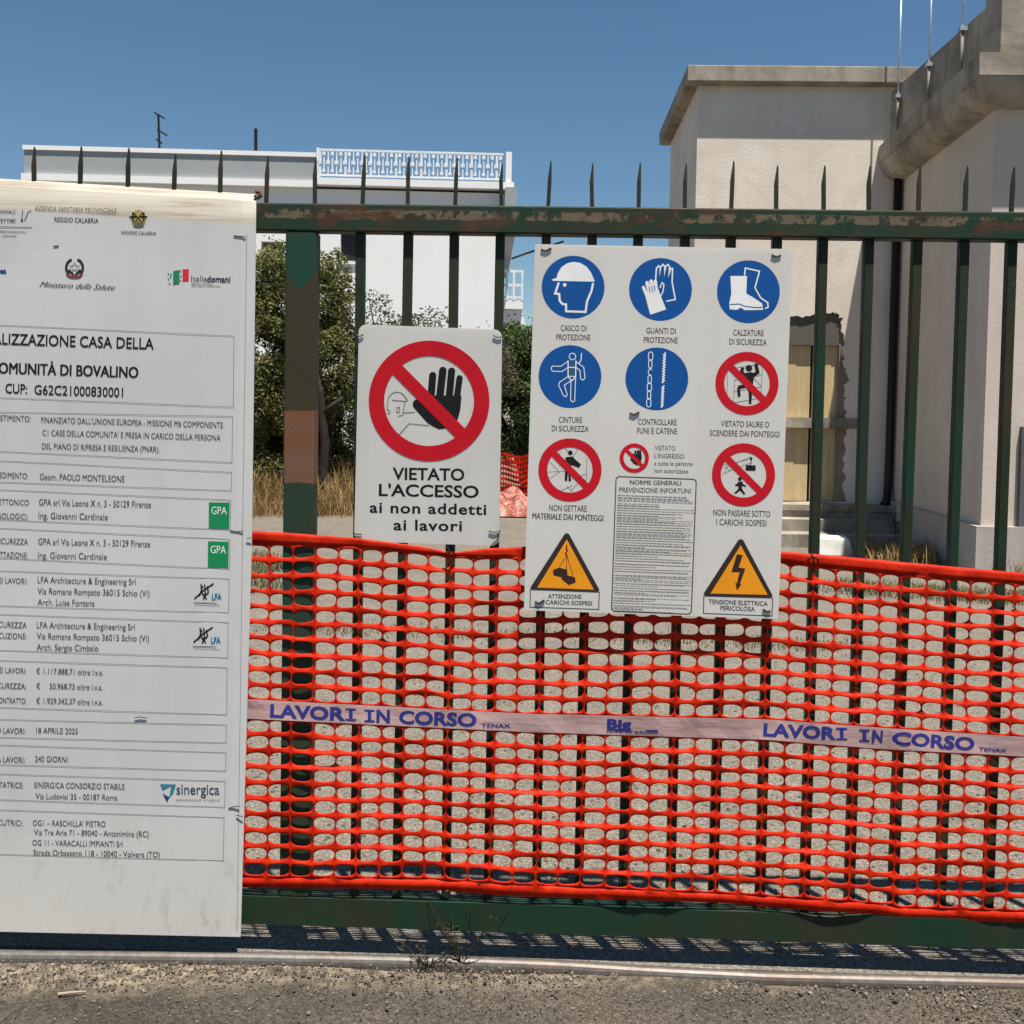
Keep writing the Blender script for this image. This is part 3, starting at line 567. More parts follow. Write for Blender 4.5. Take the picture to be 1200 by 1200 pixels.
# ------------------------------------------------------------------ big site notice board
nrm = Vector((0, -1, 0.012)).normalized(); pl = Plane((0, -0.054, P(100, 300, -0.054).z), nrm)
bd = thing('site_notice_board', 'tall white printed site notice with project and contractor details, hung on the gate', 'notice board', pl.at(90, 1095, -0.01))
def bx_edge(y): return interp([(206, -103), (1090, -130)], y)
def br_edge(y): return interp([(215, 300.5), (640, 295), (940, 286.5), (1097, 282)], y)
mb = MB(); NU = 24
def warp(x, y):
    """how far the loose sheet waves back at a spot"""
    u = (x - bx_edge(y)) / (br_edge(y) - bx_edge(y)); dy = (y - lerp(203, 227.5, u)) / (lerp(1089, 1098, u) - lerp(203, 227.5, u)) * 904 - 14
    f = max(0, min(1, (dy - 32) / 60)) * max(0, min(1, (.97 - u) / .08))
    return f * (0.0022 * math.sin(u * 9 + dy * .004) + 0.0018 * math.sin(dy * .017 + u * 3)) + 0.004 * max(0, (u - 0.965) / 0.035)
levels = [(-14, .052), (-10, .034), (-5, .021), (0, .0160), (5, .0115), (10, .0075), (15, .004), (20, .0014), (24, 0)] + [(34 + 18 * q, 0) for q in range(1, 48)] + [(890, 0)]
grid = []
for dy, back in levels:
    row = []
    for i in range(NU + 1):
        u = i / NU; x_ = 0; t_ = (dy + 14) / 904
        ytop = lerp(203, 227.5, u); ybot = lerp(1089, 1098, u); y = lerp(ytop, ybot, t_)
        x = lerp(bx_edge(y), br_edge(y), u)
        p = pl.at(x, y); d_ = (p - CAM); p = p + d_ * ((back + warp(x, y)) / d_.y)
        row.append(p)
    grid.append(row)
vt = [p for r in grid[:9] for p in r]; grid = grid[8:]
nv = len(grid); vs = [p for r in grid for p in r]; bk = [p + Vector((0, 0.0025, 0)) for p in vs]
fs = [(j * (NU + 1) + i, (j + 1) * (NU + 1) + i, (j + 1) * (NU + 1) + i + 1, j * (NU + 1) + i + 1) for j in range(nv - 1) for i in range(NU)]
K = len(vs); rim = [i for i in range(NU + 1)] + [j * (NU + 1) + NU for j in range(1, nv)] + [(nv - 1) * (NU + 1) + i for i in range(NU - 1, -1, -1)] + [j * (NU + 1) for j in range(nv - 2, 0, -1)]
mb.mesh(vs + bk, fs + [tuple(K + i for i in f)[::-1] for f in fs] + [(a_, b_, K + b_, K + a_) for a_, b_ in zip(rim, rim[1:] + rim[:1])])
mb.build('sheet', M['board'], bd, smooth=False)
mb = MB(); K = len(vt); bk = [p + Vector((0, 0.0025, 0)) for p in vt]; nv = len(vt) // (NU + 1)
fs = [(j * (NU + 1) + i, (j + 1) * (NU + 1) + i, (j + 1) * (NU + 1) + i + 1, j * (NU + 1) + i + 1) for j in range(nv - 1) for i in range(NU)]
rim = [i for i in range(NU + 1)] + [j * (NU + 1) + NU for j in range(1, nv)] + [(nv - 1) * (NU + 1) + i for i in range(NU - 1, -1, -1)] + [j * (NU + 1) for j in range(nv - 2, 0, -1)]
mb.mesh(vt + bk, fs + [tuple(K + i for i in f)[::-1] for f in fs] + [(a_, b_, K + b_, K + a_) for a_, b_ in zip(rim, rim[1:] + rim[:1])]); mb.build('folded_top', M['fold'], bd)
LO = 0.0008
class NoticeDraw(Draw):
    def w(s, x, y):
        px, py = s.z[0] + x / s.z[2], s.z[1] + y / s.z[2]; s.n += 0
        p = s.pl.at(px, py, s.off + s.n * 2e-5); d_ = p - CAM; return p + d_ * (warp(px, py) / d_.y)
    def text(s, st, x0, y0, x1, y1, cap, bold=0.0, shear=0.0, space=1.0):
        n0 = len(s.mb.v); _D.text(s, st, x0, y0, x1, y1, cap, bold, shear, space)
        for i in range(n0, len(s.mb.v)):     # let the lettering follow the sheet's waves
            p = Vector(s.mb.v[i]); px, py = px_of(p); q = s.pl.at(px, py, s.off + s.n * 2e-5); d_ = q - CAM; q = q + d_ * (warp(px, py) / d_.y); s.mb.v[i] = tuple(q)
        return s
Draw = NoticeDraw
bxs = []
for (x0, y0l, y0r, y1l, y1r, xr0, xr1) in ((-110, 381, 394, 466, 477, 274.3, 273.5), (-112, 483, 488, 529, 542, 272.6, 272), (-113, 540, 553.5, 565, 575, 271.6, 271), (-114, 574, 586, 609, 621, 270.5, 269.8), (-115, 619, 632, 654, 667, 269.7, 268.8), (-117, 669, 678.5, 710, 718, 268.7, 268), (-118, 720, 729.5, 762, 771, 267.6, 267), (-120, 774, 782.5, 829, 837.5, 266.3, 265.8), (-121, 843, 849.5, 864, 870.5, 265.4, 265), (-122, 873, 882, 896, 903.5, 265, 264.6), (-123, 907, 915.5, 937, 946, 264, 263.5), (-125, 949, 958, 1001, 1008.5, 262.8, 261.8)):
    e = lambda yl, yr, x: yl + (yr - yl) * x / xr0
    def sub_line(a_, b_, n=10): return [(lerp(a_[0], b_[0], q / n), lerp(a_[1], b_[1], q / n)) for q in range(n)]
    c_ = [(x0, e(y0l, y0r, x0)), (xr0, y0r), (xr1, y1r), (x0 - 1, e(y1l, y1r, x0))]
    bxs.append(mk(pl, bd, 'text_box', M['ink2'], LO, (0, 0, 1), lambda d: d.line(sub_line(c_[0], c_[1]) + sub_line(c_[1], c_[2]) + sub_line(c_[2], c_[3]) + sub_line(c_[3], c_[0]), 0.6, True)))
mk(pl, bd, 'edge_crease', M['ink2'], LO, (0, 0, 1), lambda d: d.line([(lerp(289.3, 278, q / 30), lerp(275, 1090, q / 30)) for q in range(31)], 0.45))
def put(z_, box_, st, x0, y, x1, cap, bold=0.0, sl=0.030, m=None, name='lettering', **k):
    return mk(pl, bd, name, m or M['ink'], LO, z_, lambda d: d.text(st, x0, y, x1, y + (x1 - x0) * sl, cap, bold, **k), bxs[box_] if box_ is not None else None)
Z1 = (0, 0, 1)
put(Z1, 0, 'REALIZZAZIONE CASA DELLA', -24, 402.6, 180.5, 12.6, 0.012, 0.033, M['black']); put(Z1, 0, 'COMUNITÀ DI BOVALINO', -11.5, 437, 162, 12.6, 0.012, 0.033, M['black'])
put(Z1, 0, 'CUP:', 6.5, 460.5, 32, 11, 0.012, 0.033, M['black']); put(Z1, 0, 'G62C21000830001', 40.5, 462, 144.5, 11, 0.008, 0.033, M['black'])
Z2, Z3, Z0 = (0, 480, 3.871), (0, 760, 3.3333), (0, 200, 3.871)
for z_, bi, rows in ((Z2, 1, (("FINANZIATO DALL'UNIONE EUROPEA - MISSIONE M6 COMPONENTE", 188, 59, 1012, 26), ("C1 CASE DELLA COMUNITA' E PRESA IN CARICO DELLA PERSONA", 194, 117, 1001, 26), ('DEL PIANO DI RIPRESA E RESILIENZA (PNRR).', 192, 178, 724, 26), ('INVESTIMENTO:', -56, 49, 140, 26))),
    (Z2, 2, (('PROCEDIMENTO:', -66, 308, 128, 26), ('Geom. PAOLO MONTELEONE', 182, 317, 566, 28))),
    (Z2, 3, (('ARCHITETTONICO', -102, 428, 132, 26), ('E TECNOLOGICI:', -84, 492, 128, 26), ('GPA srl Via Leone X n. 3 - 50129 Firenze', 178, 434, 686, 29, 0, 0.022), ('Ing. Giovanni Cardinale', 176, 494, 490, 29, 0, .022))),
    (Z2, 4, (('SICUREZZA', -12, 608, 128, 26), ('PROGETTAZIONE:', -78, 668, 126, 26), ('GPA srl Via Leone X n. 3 - 50129 Firenze', 175, 612, 682, 29, 0, .022), ('Ing. Giovanni Cardinale', 173, 674, 486, 29, 0, .022))),
    (Z2, 5, (('DEI LAVORI:', -24, 786, 124, 26), ('LFA Architecture & Engineering Srl', 172, 785, 616, 28, 0, .022), ('Via Romana Rompato 36015 Schio (Vi)', 172, 836, 680, 28, 0, .022), ('Arch. Luisa Fontana', 172, 886, 430, 28, 0, .022))),
    (Z2, 6, (('SICUREZZA', -26, 986, 122, 26), ('ESECUZIONE:', -46, 1036, 122, 26), ('LFA Architecture & Engineering Srl', 168, 990, 612, 28, 0, .022), ('Via Romana Rompato 36015 Schio (Vi)', 168, 1040, 677, 28, 0, .022), ('Arch. Sergio Cimbalo', 168, 1090, 447, 28, 0, .022))),
    (Z3, 7, (('DEI LAVORI:', -18, 94, 103, 22), ('€ 1.117.888,71 oltre i.v.a.', 143, 98, 404, 22, 0, .022), ('SICUREZZA:', -26, 154, 103, 22), ('€', 143, 156, 158, 22, 0, .022), ('50.968,73 oltre i.v.a.', 195, 157, 402, 22, 0, .022), ('CONTRATTO:', -16, 212, 103, 22), ('€ 1.929.342,37 oltre i.v.a.', 143, 214, 402, 22, 0, .022))),
    (Z3, 8, (('INIZIO LAVORI:', -66, 328, 101, 22), ('18 APRILE 2025', 142, 330, 305, 22, 0, .022))), (Z3, 9, (('DURATA LAVORI:', -88, 440, 98, 22), ('240 GIORNI', 138, 441, 265, 22, 0, .022))),
    (Z3, 10, (('APPALTATRICE:', -68, 540, 92, 22), ('SINERGICA CONSORZIO STABILE', 135, 543, 488, 22, 0, .020), ('Via Ludovisi 35 - 00187 Roma', 140, 586, 460, 22, 0, .020))),
    (Z3, 11, (('ESECUTRICI:', -42, 688, 90, 22), ("OG1 – RASCHILLA' PIETRO", 130, 691, 413, 22, 0, .018), ('Via Tre Arie 71 - 89040 - Antonimina (RC)', 134, 727, 582, 22, 0, .018), ('OG 11 - VARACALLI IMPIANTI Srl', 128, 768, 480, 22, 0, .018), ('Strada Orbassano 118 - 10040 - Volvera (TO)', 132, 806, 626, 22, 0, .018)))):
    for r_ in rows: put(z_, bi, *r_)
for r_ in (('AZIENDA SANITARIA PROVINCIALE', 160, 180, 530, 19, 0.0, .03), ('REGGIO CALABRIA', 248, 232, 448, 21, .006, .03), ('REGIONE CALABRIA', 552, 288, 710, 15, .006, .03), ('ISTITUTO NAZIONALE', -130, 190, 72, 14, .006, .02), ('MALATTIE INFETTIVE', -130, 232, 72, 16, .012, .02), ('centro di riferimento', -120, 278, 118, 10, .0, .02), ('per la salute', -60, 298, 76, 10, .0, .02),
    ('Ripresa e resilienza', 870, 516, 968, 8, 0, .02), ('del piano nazionale', 870, 526, 1000, 8, 0, .02), ('Italia', 868, 502, 940, 26, 0, .02), ('domani', 940, 504, 1046, 26, .03, .02)): put(Z0, None, *r_)
put(Z0, None, 'Ministero della Salute', 180, 528, 522, 26, -.004, .045, None, 'script_lettering', shear=0.55); put(Z0, None, "dall'Unione europea", -225, 464, 30, 24, .03, .01, M['navy'], 'blue_lettering')
mk(pl, bd, 'header_rule', M['ink'], LO, Z0, lambda d: d.line([(-120, 252), (145, 258)], 3))
mk(pl, bd, 'header_flourish', M['ink'], LO, Z0, lambda d: d.line([(104, 180), (100, 215), (100, 226)], 3).line([(112, 226), (124, 200), (126, 190), (144, 180)], 3).disc(100, 225, 6, 14))
# emblems
d = Draw(pl, (0, 230, 10)).at(LO)
for sgn in (-1, 1):
    d.line([(875 + sgn * (98 * math.cos(q)) , 835 - 100 * math.sin(q)) for q in [R(a_) for a_ in range(-50, 82, 12)]], 30)
    d.line([(875 + sgn * 10, 925), (875 + sgn * 70, 860)], 26)
d.build('wreath_emblem', M['wreath'], bd)
d = Draw(pl, (0, 230, 10)).at(LO + .0004)
for sgn in (-1, 1): d.line([(875 + sgn * 95, 905), (875 + sgn * 60, 940), (875 + sgn * 20, 950), (875 - sgn * 35, 925)], 24)
d.build('ribbon_emblem', flat('dull_red_print', (0.19, 0.03, 0.04)), bd)
d = Draw(pl, (0, 230, 10)).at(LO); d.line([(875 + (62 if k % 2 else 26) * math.sin(k * math.pi / 5), 830 + (62 if k % 2 else 26) * math.cos(k * math.pi / 5)) for k in range(10)], 9, True); d.ring(875, 830, 38, 28, 18); d.build('star_emblem', flat('grey_print', (0.30, 0.31, 0.31)), bd)
d = Draw(pl, (0, 200, 3.871)).at(LO); d.disc(629, 218, 33, 28, 40).build('crest', M['gold'], bd)
d = Draw(pl, (0, 200, 3.871)).at(LO + .0004)
for x in (604, 653): d.line([(x, 190), (x, 230)], 8).line([(x - 16, 210), (x + 16, 210)], 8)
d.line([(606, 190), (650, 240)], 4).line([(650, 190), (606, 240)], 4); d.build('crest_cross', M['black'], bd)
d = Draw(pl, (0, 200, 3.871)).at(LO + .0003); d.poly([(604, 252), (628, 226), (656, 252), (630, 258)]).build('crest_hill', flat('dull_green_print', (.10, .13, .09)), bd)
d = Draw(pl, (0, 200, 3.871)).at(LO); d.poly([(786, 456), (815, 450), (815, 512), (786, 518)])
for x, y in ((764, 468), (774, 482), (766, 492), (776, 470), (770, 512)): d.poly([(x - 3, y - 3), (x + 3, y - 3), (x + 3, y + 3), (x - 3, y + 3)])
d.build('green_logo', flat('flag_green_print', (0.01, 0.20, 0.10)), bd)
d = Draw(pl, (0, 200, 3.871)).at(LO); d.poly([(829, 448), (857, 446), (857, 500), (829, 502)])
for x, y in ((820, 455), (822, 478), (820, 498)): d.poly([(x - 3, y - 3), (x + 3, y - 3), (x + 3, y + 3), (x - 3, y + 3)])
d.build('red_logo', M['brightred'], bd)
for dy, dx, bi in ((0, 0, 3), (177, -4, 4)):
    k = mk(pl, bd, 'green_logo_square', M['signgreen'], LO, Z2, lambda d: d.poly([(948 + dx, 420 + dy), (1042 + dx, 422 + dy), (1040 + dx, 540 + dy), (947 + dx, 538 + dy)]), bxs[bi])
    put(Z2, bi, 'GPA', 960 + dx, 474 + dy, 1030 + dx, 34, 0, .02, M['pictowhite'], 'logo_lettering').location = (0, -0.0003, 0)
def scrib(d, ox, oy):
    for l in ([(882, 858), (925, 818), (970, 788)], [(912, 790), (916, 830), (938, 860)], [(905, 845), (920, 800)], [(928, 792), (932, 830), (922, 862)], [(940, 800), (946, 828), (930, 845)]): d.line([(x + ox, y + oy) for x, y in l], 6)
    d.line([(880 + ox, 876 + oy), (985 + ox, 878 + oy)], 3); d.line([(884 + ox, 886 + oy), (1000 + ox, 890 + oy)], 1.5)
for oy, ox, bi in ((0, 0, 5), (198, -4, 6)):
    mk(pl, bd, 'scribble_logo', M['black'], LO, Z2, lambda d: scrib(d, ox, oy), bxs[bi]); put(Z2, bi, 'LFA', 962 + ox, 860 + oy, 1006 + ox, 26, .03, .02, M['lfa'], 'logo_lettering')
ZL = (180, 860, 9.231)
mk(pl, bd, 'teal_logo', M['teal'], LO, ZL, lambda d: d.poly([(72, 542), (242, 545), (215, 640), (170, 690), (192, 560), (100, 610)]), bxs[10])
mk(pl, bd, 'navy_logo', M['navy'], LO + .0003, ZL, lambda d: d.poly([(100, 640), (160, 680), (175, 672), (148, 735)]), bxs[10])
bg_ = flat('blue_grey_print', (.045, .06, .09)); put(ZL, 10, 'sinergica', 250, 652, 715, 112, .004, .004, bg_, 'logo_lettering'); put(ZL, 10, 'CONSORZIO STABILE', 245, 724, 715, 22, 0, .008, bg_, 'logo_lettering', space=1.3)
ties(bd, pl, ([(274, 276), (281, 277), (288, 277.5)], [(53, 475), (60, 477), (67, 476), (73, 477.5)], [(158, 841), (165, 840), (172, 841.5)], [(270, 621.5), (277, 623), (285, 622)], [(268, 947), (275, 945), (281, 945)], [(289, 631), (295, 630)], [(277, 955), (285, 957)], [(53, 355), (60, 354)], [(63, 288.5), (69, 288)]), 0.0011, .0012)
mb = MB(); mb.tube([pl.at(x, y, -.03) for x, y in [(296, 221), (300, 222), (302, 226), (298, 229), (295, 226)]], .006, 6)
mb.build('red_twine', M['brick'], bd)
Draw = _D

# ------------------------------------------------------------------ orange barrier net
NY = -0.030
ctop = [(-200, 612), (285, 621), (330, 624), (420, 631), (490, 640), (528, 648), (560, 643), (620, 640), (760, 640), (900, 645), (960, 650), (1100, 663), (1200, 672), (1400, 684)]
ch0 = [(-200, 628), (285, 636), (420, 641), (470, 645), (528, 651), (560, 653), (620, 652), (760, 650), (900, 656), (960, 664), (1100, 677), (1200, 684), (1400, 696)]
cb0 = [(-200, 796), (285, 819.5), (620, 837), (900, 843.5), (1030, 853), (1200, 864), (1400, 875)]
cb1 = [(-200, 818), (285, 841), (620, 857), (900, 866), (1030, 876.5), (1200, 885.5), (1400, 896)]
cl0 = [(-200, 1018), (285, 1028), (500, 1030), (600, 1036), (850, 1047), (1050, 1060), (1062, 1064), (1200, 1068), (1400, 1076)]
cl1 = [(-200, 1030), (285, 1040), (500, 1042), (600, 1050), (850, 1058), (960, 1067), (1050, 1072), (1062, 1077), (1200, 1081), (1400, 1090)]
def net_pt(px0, py, yoff=0.0):
    x = px0 - interp([(290, 0.008), (630, 0.02), (1180, 0.034)], px0) * (py - 830)
    x += 2.2 * noise.noise(Vector((px0 * .02, py * .013, 4.4))) + 3.0 * math.exp(-((px0 - 735 - 6 * math.sin(py * .03)) / 14) ** 2) - 4.0 * math.exp(-((px0 - 1046 + .05 * (py - 830)) / 13) ** 2)
    wob = 0.011 * noise.noise(Vector((px0 * .012, py * .009, 1.3))) + 0.006 * math.exp(-((px0 - 1046) / 16) ** 2) + 0.004 * noise.noise(Vector((px0 * .03, py * .03, 5)))
    return P(x, py, NY + wob - 0.003 + yoff)
def wobrow(px0, k): return 2.0 * noise.noise(Vector((px0 * .012, k * .45, 9))) + 1.5 * noise.noise(Vector((px0 * .04, k * .7, 2)))
PITCHX = 26.4; c_first = 262; ncol = 43
bn = thing('barrier_net', 'orange plastic safety net with oval holes and a printed band, tied across the gate', 'safety net', P(740, 1060, NY))
net = bmesh.new()
def quadstrip(curA, curB, rows=2, yf=None):
    nn = ncol * 2
    vs = []
    for r_ in range(rows + 1):
        for i in range(nn + 1):
            px0 = c_first + i * PITCHX / 2; py = lerp(interp(curA, px0), interp(curB, px0), r_ / rows)
            vs.append(net.verts.new(net_pt(px0, py, yf(px0, r_ / rows) if yf else 0)))
    for r_ in range(rows):
        for i in range(nn): net.faces.new((vs[r_ * (nn + 1) + i], vs[r_ * (nn + 1) + i + 1], vs[(r_ + 1) * (nn + 1) + i + 1], vs[(r_ + 1) * (nn + 1) + i]))
quadstrip(ctop, ch0, 3, lambda x, t_: -0.0012 * math.sin(t_ * 3.14) - .001 + .004 * (t_ - .4) * (noise.noise(Vector((x * .03, 1, 2))) - .3) + .0025 * noise.noise(Vector((x * .07, t_ * 2, 8))))
quadstrip(cl0, cl1, 2, lambda x, t_: -0.0015 * math.sin(t_ * 3.14) + .003 * noise.noise(Vector((x * .05, t_ * 2, 3))))
HN = 20
def cells(cA, cB, nr, kbase):
    def JX(px, kk): return 0 if kk in (0, nr) else 2.6 * noise.noise(Vector((px * .035, (kk + kbase) * .8, 3.3)))
    def rowy(px0, k):
        q = lerp(interp(cA, px0), interp(cB, px0), k / nr)
        return q + (wobrow(px0, k + kbase) if 0 < k < nr else 0)
    for k in range(nr):
        for c in range(ncol):
            xa = c_first + c * PITCHX
            def pt(u, v, yo):
                # every strand is a flat ribbon with a twist of its own
                kk, dv = (k, v) if v <= .5 else (k + 1, v - 1); dv_ = math.copysign(min(abs(dv), .14) * min(1, (.5 - abs(dv)) / .36), dv)
                pq = xa + u * PITCHX; tw = 0 if kk in (0, nr) else .30 + .75 * noise.noise(Vector((pq * .011, (kk + kbase) * .9, 7.7))) + .35 * noise.noise(Vector((pq * .06, (kk + kbase) * 1.3, 1.7)))
                yo -= tw * dv_ * .045
                px0 = xa + u * PITCHX + (0 if abs(u) > 9 else lerp(JX(xa + u * PITCHX, k), JX(xa + u * PITCHX, k + 1), v)); return net_pt(px0, lerp(rowy(px0, k), rowy(px0, k + 1), v), yo)
            ins, out, mid = [], [], []
            hw, hh = 0.477 + random.uniform(-.012, .010), 0.366 + random.uniform(-.03, .02)
            sk = random.uniform(-.07, .07)
            for q in range(HN):
                a_ = q * 2 * math.pi / HN + math.pi / 4; cu, cv = math.cos(a_), math.sin(a_)
                e = 0.78; su = math.copysign(abs(cu) ** e, cu); sv = math.copysign(abs(cv) ** e, cv)
                m_ = max(abs(cu), abs(cv)); ou, ov = cu / m_ * .5, cv / m_ * .5
                ins.append(net.verts.new(pt(.5 + hw * su, .5 + hh * sv + sk * su, 0.0004)))
                mid.append(net.verts.new(pt(.5 + lerp(hw * su, ou, .45), .5 + lerp(hh * sv + sk * su, ov, .45), -0.0004 * abs(cv) / m_)))
                out.append(net.verts.new(pt(.5 + ou, .5 + ov, -0.0007 * (abs(cv) / m_) ** 3)))
            for q in range(HN):
                q2 = (q + 1) % HN
                net.faces.new((out[q], out[q2], mid[q2], mid[q])); net.faces.new((mid[q], mid[q2], ins[q2], ins[q]))
cells(ch0, cb0, 10, 0); cells(cb1, cl0, 10, 20)
bmesh.ops.remove_doubles(net, verts=net.verts, dist=0.0004)
bmesh.ops.recalc_face_normals(net, faces=net.faces)
me = bpy.data.meshes.new('mesh_sheet'); 
for v in net.verts: v.co -= Vector(bn.location)
net.to_mesh(me); net.free(); me.materials.append(M['net']); me.polygons.foreach_set('use_smooth', [True] * len(me.polygons))
o = bpy.data.objects.new('mesh_sheet', me); COL.objects.link(o); o.parent = bn
sm = o.modifiers.new('thickness', 'SOLIDIFY'); sm.thickness = 0.0011; sm.offset = 0
mb = MB(); n_ = 90; L1, L2, L3 = [], [], []
for i in range(n_ + 1):
    px0 = c_first + (ncol * PITCHX) * i / n_
    for LL, tt, yo in ((L1, 0.0, 0), (L2, .5, 0), (L3, 1.0, 0)):
        py = lerp(interp(cb0, px0) - .6, interp(cb1, px0) + .6, tt); q = net_pt(px0, py); LL.append(q + Vector((0, -.002, 0)))
vs = L1 + L2 + L3; n1 = n_ + 1
fs = [(r_ * n1 + i, r_ * n1 + i + 1, (r_ + 1) * n1 + i + 1, (r_ + 1) * n1 + i) for r_ in (0, 1) for i in range(n_)]
mb.mesh(vs, fs); o = mb.build('printed_band', M['band'], bn, smooth=False); sm = o.modifiers.new('thickness', 'SOLIDIFY'); sm.thickness = .0008; sm.offset = 0
plb = Plane((0, NY - 0.0052, 0), (0, -1, 0))
def on_band(d):
    """drape the lettering on the band: follow its waves"""
    for i, v in enumerate(d.mb.v):
        q = Vector(v); px, py = px_of(q)
        x0 = px + interp([(290, 0.008), (630, 0.02), (1180, 0.034)], px) * (py - 830); s = net_pt(x0, py)
        d.mb.v[i] = (s.x, s.y - .0032, s.z)
    return d
def serif_i(d, x, y):
    d.poly([(x - 6, y - 2.2), (x - 2, y - 2), (x - 2, y - 12.2), (x - 6, y - 12.4), (x - 6, y - 14.4), (x + 6, y - 14), (x + 6, y - 12), (x + 2, y - 12), (x + 2, y - 1.9), (x + 6, y - 1.8), (x + 6, y + .3), (x - 6, y)])
for ws in ((('LAVOR', 316, 839.5, 405.5, 843.7, 14.2, .035), (411.5, 844), (433, 845.5), ('N', 441, 845.8, 457, 846.5, 14.2, .035), ('CORSO', 468, 847, 558.5, 850.6, 14.2, .035)),
           (('LAVOR', 894, 861.2, 980.5, 866, 13.6, .035), (987, 866.6), (1012.5, 868.4), ('N', 1021, 869, 1036, 870, 13.6, .035), ('CORSO', 1047, 871.5, 1141, 878.6, 14, .035))):
    d = Draw(plb).at(0); d.text(*ws[0]); serif_i(d, *ws[1]); on_band(d).build('band_lettering', M['bandblue'], bn)
    d = Draw(plb).at(0); serif_i(d, *ws[2]); d.text(*ws[3]); on_band(d).build('band_lettering', M['bandblue'], bn)
    d = Draw(plb).at(0); d.text(*ws[4]); on_band(d).build('band_lettering', M['bandblue'], bn)
for fn_ in (lambda d: d.text('Big', 712, 852.5, 738, 853, 10, .04).line([(712, 854.3), (771, 856)], 1.6).text('HOME OF BUILDERS', 712, 858.2, 770, 859.8, 3.2, .01), lambda d: d.text('TENAX', 564, 851.6, 598, 852.6, 4.4, .02), lambda d: d.text('TENAX', 1146, 879.2, 1179, 881, 4, .02)):
    d = Draw(plb).at(0); fn_(d); on_band(d).build('small_band_lettering', M['bandblue'], bn)
# ties on the net's upper edge
for x, y in ((527, 648), (953, 655)):
    mb = MB(); mb.tube([P(x - 3, y - 8, NY - .012), P(x, y, NY - .016), P(x + 2, y + 9, NY - .012), P(x - 2, y + 16, NY - .006)], .0022, 6)
    mb.tube([P(x - 7, y + 1, NY - .008), P(x, y - 2, NY - .018), P(x + 7, y + 1, NY - .008)], .0022, 6)
    mb.build('wire_tie', M['tie'], bn)

# ------------------------------------------------------------------ buildings on the right
YB = 9.8
def wall_h(px, py): return P(px, py, YB)
ax0 = P(818, 120, YB).x; axj = P(1050, 215, YB).x; az1 = P(900, 101, YB).z
an = thing('annex_building', 'pale pink plastered building with flat concrete eave and boarded doorway', 'building', ((ax0 + axj) / 2, YB, 0))
hole = [P(x, y, YB) for x, y in [(875, 588.5), (876, 372), (900, 374), (926, 371), (945, 370), (958, 368), (966, 366), (976, 365), (984, 369), (986.72, 376), (986.1, 386), (989.2, 398), (987.96, 410), (991.06, 420), (989.82, 430), (993.54, 438), (994.16, 446), (991.06, 455), (992.92, 466), (990.44, 480), (991.68, 492), (996.64, 500), (993.54, 508), (989.82, 514), (992.3, 528), (989.2, 540), (991.06, 556), (987.96, 570), (993, 588.5)]]
random.seed(5)
jag = [hole[0], hole[1]]
for a_, b_ in zip(hole[1:], hole[2:]):
    if b_ is not hole[-1]:
        for q in (.33, .66): jag.append(a_.lerp(b_, q) + Vector((random.uniform(-.03, .03), 0, random.uniform(-.025, .025))))
    jag.append(b_)
hole = jag
outer = [Vector((ax0, YB, 0)), Vector((ax0, YB, az1)), Vector((axj + .9, YB, az1)), Vector((axj + .9, YB, 0))]
mb = MB(); mb.poly(outer, [hole])
dep = 0.045; hb = [p + Vector((0, dep, 0)) for p in hole]; nh = len(hole)
mb.mesh(hole + hb, [(i, (i + 1) % nh, nh + (i + 1) % nh, nh + i) for i in range(nh)])
DP = 2.6
mb.face([(ax0, YB, 0), (ax0, YB + DP, 0), (ax0, YB + DP, az1), (ax0, YB, az1)]); mb.face([(ax0, YB + DP, 0), (axj + .9, YB + DP, 0), (axj + .9, YB + DP, az1), (ax0, YB + DP, az1)]); mb.face([(axj + .9, YB, 0), (axj + .9, YB + DP, 0), (axj + .9, YB + DP, az1), (axj + .9, YB, az1)])
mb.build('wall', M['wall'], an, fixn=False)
mz = MB()  # the brickwork the plaster has broken away from: a masonry ring behind the opening
dx0, dx1 = P(884, 450, YB).x, P(983, 450, YB).x; dz1 = P(930, 404, YB).z; dz0 = P(930, 588, YB).z
wx0, wx1 = P(860, 450, YB).x, P(1012, 450, YB).x; wz1 = P(930, 352, YB).z
mz.box(dx1, wx1, YB + dep - .01, YB + .25, 0, wz1); mz.build('masonry', M['masonry'], an); mz = MB(); mz.box(wx0, dx0, YB + dep - .01, YB + .25, 0, wz1); mz.build('masonry', M['masonry'], an); mz = MB(); mz.box(dx0, dx1, YB + .22, YB + .25, 0, dz0)
mz.build('sill_wall', M['masonry'], an)
mb = MB(); mb.box(dx0, dx1, YB + dep - .015, YB + .25, dz1, wz1 + .01); mb.build('lintel', M['lintel'], an)
zc0, zc1 = P(930, 501, YB).z, P(930, 489, YB).z
for xa, xb in ((dx0, P(951.5, 450, YB).x), (P(954.5, 450, YB).x, dx1)):
    for za, zb_ in ((dz0, zc0), (zc1, dz1)):
        dr = MB()
        for k in range(4): dr.box(lerp(xa, xb, k / 4) + .001, lerp(xa, xb, (k + 1) / 4) - .001, YB + .09 + .006 * (k % 2), YB + .13, za + .001, zb_ - .001)
        dr.build('door_leaf', M['plank'], an)
mb = MB(); mb.box(dx0, dx1, YB + .132, YB + .16, dz0, dz1); mb.build('door_backing', M['bark'], an)
mb = MB(); mb.box(P(884, 490, YB).x, P(1008, 490, YB).x, YB - .02, YB + .12, zc0, zc1); mb.build('crossbar', M['concrete'], an)
st = MB(); st.box(P(860, 590, YB).x, P(1043, 590, YB).x, YB - .35, YB - .002, dz0 - .075, dz0 - .004)
st.build('threshold', M['concrete'], an)
st = MB(); sx0, sx1 = P(860, 600, YB).x, P(1040, 600, YB).x
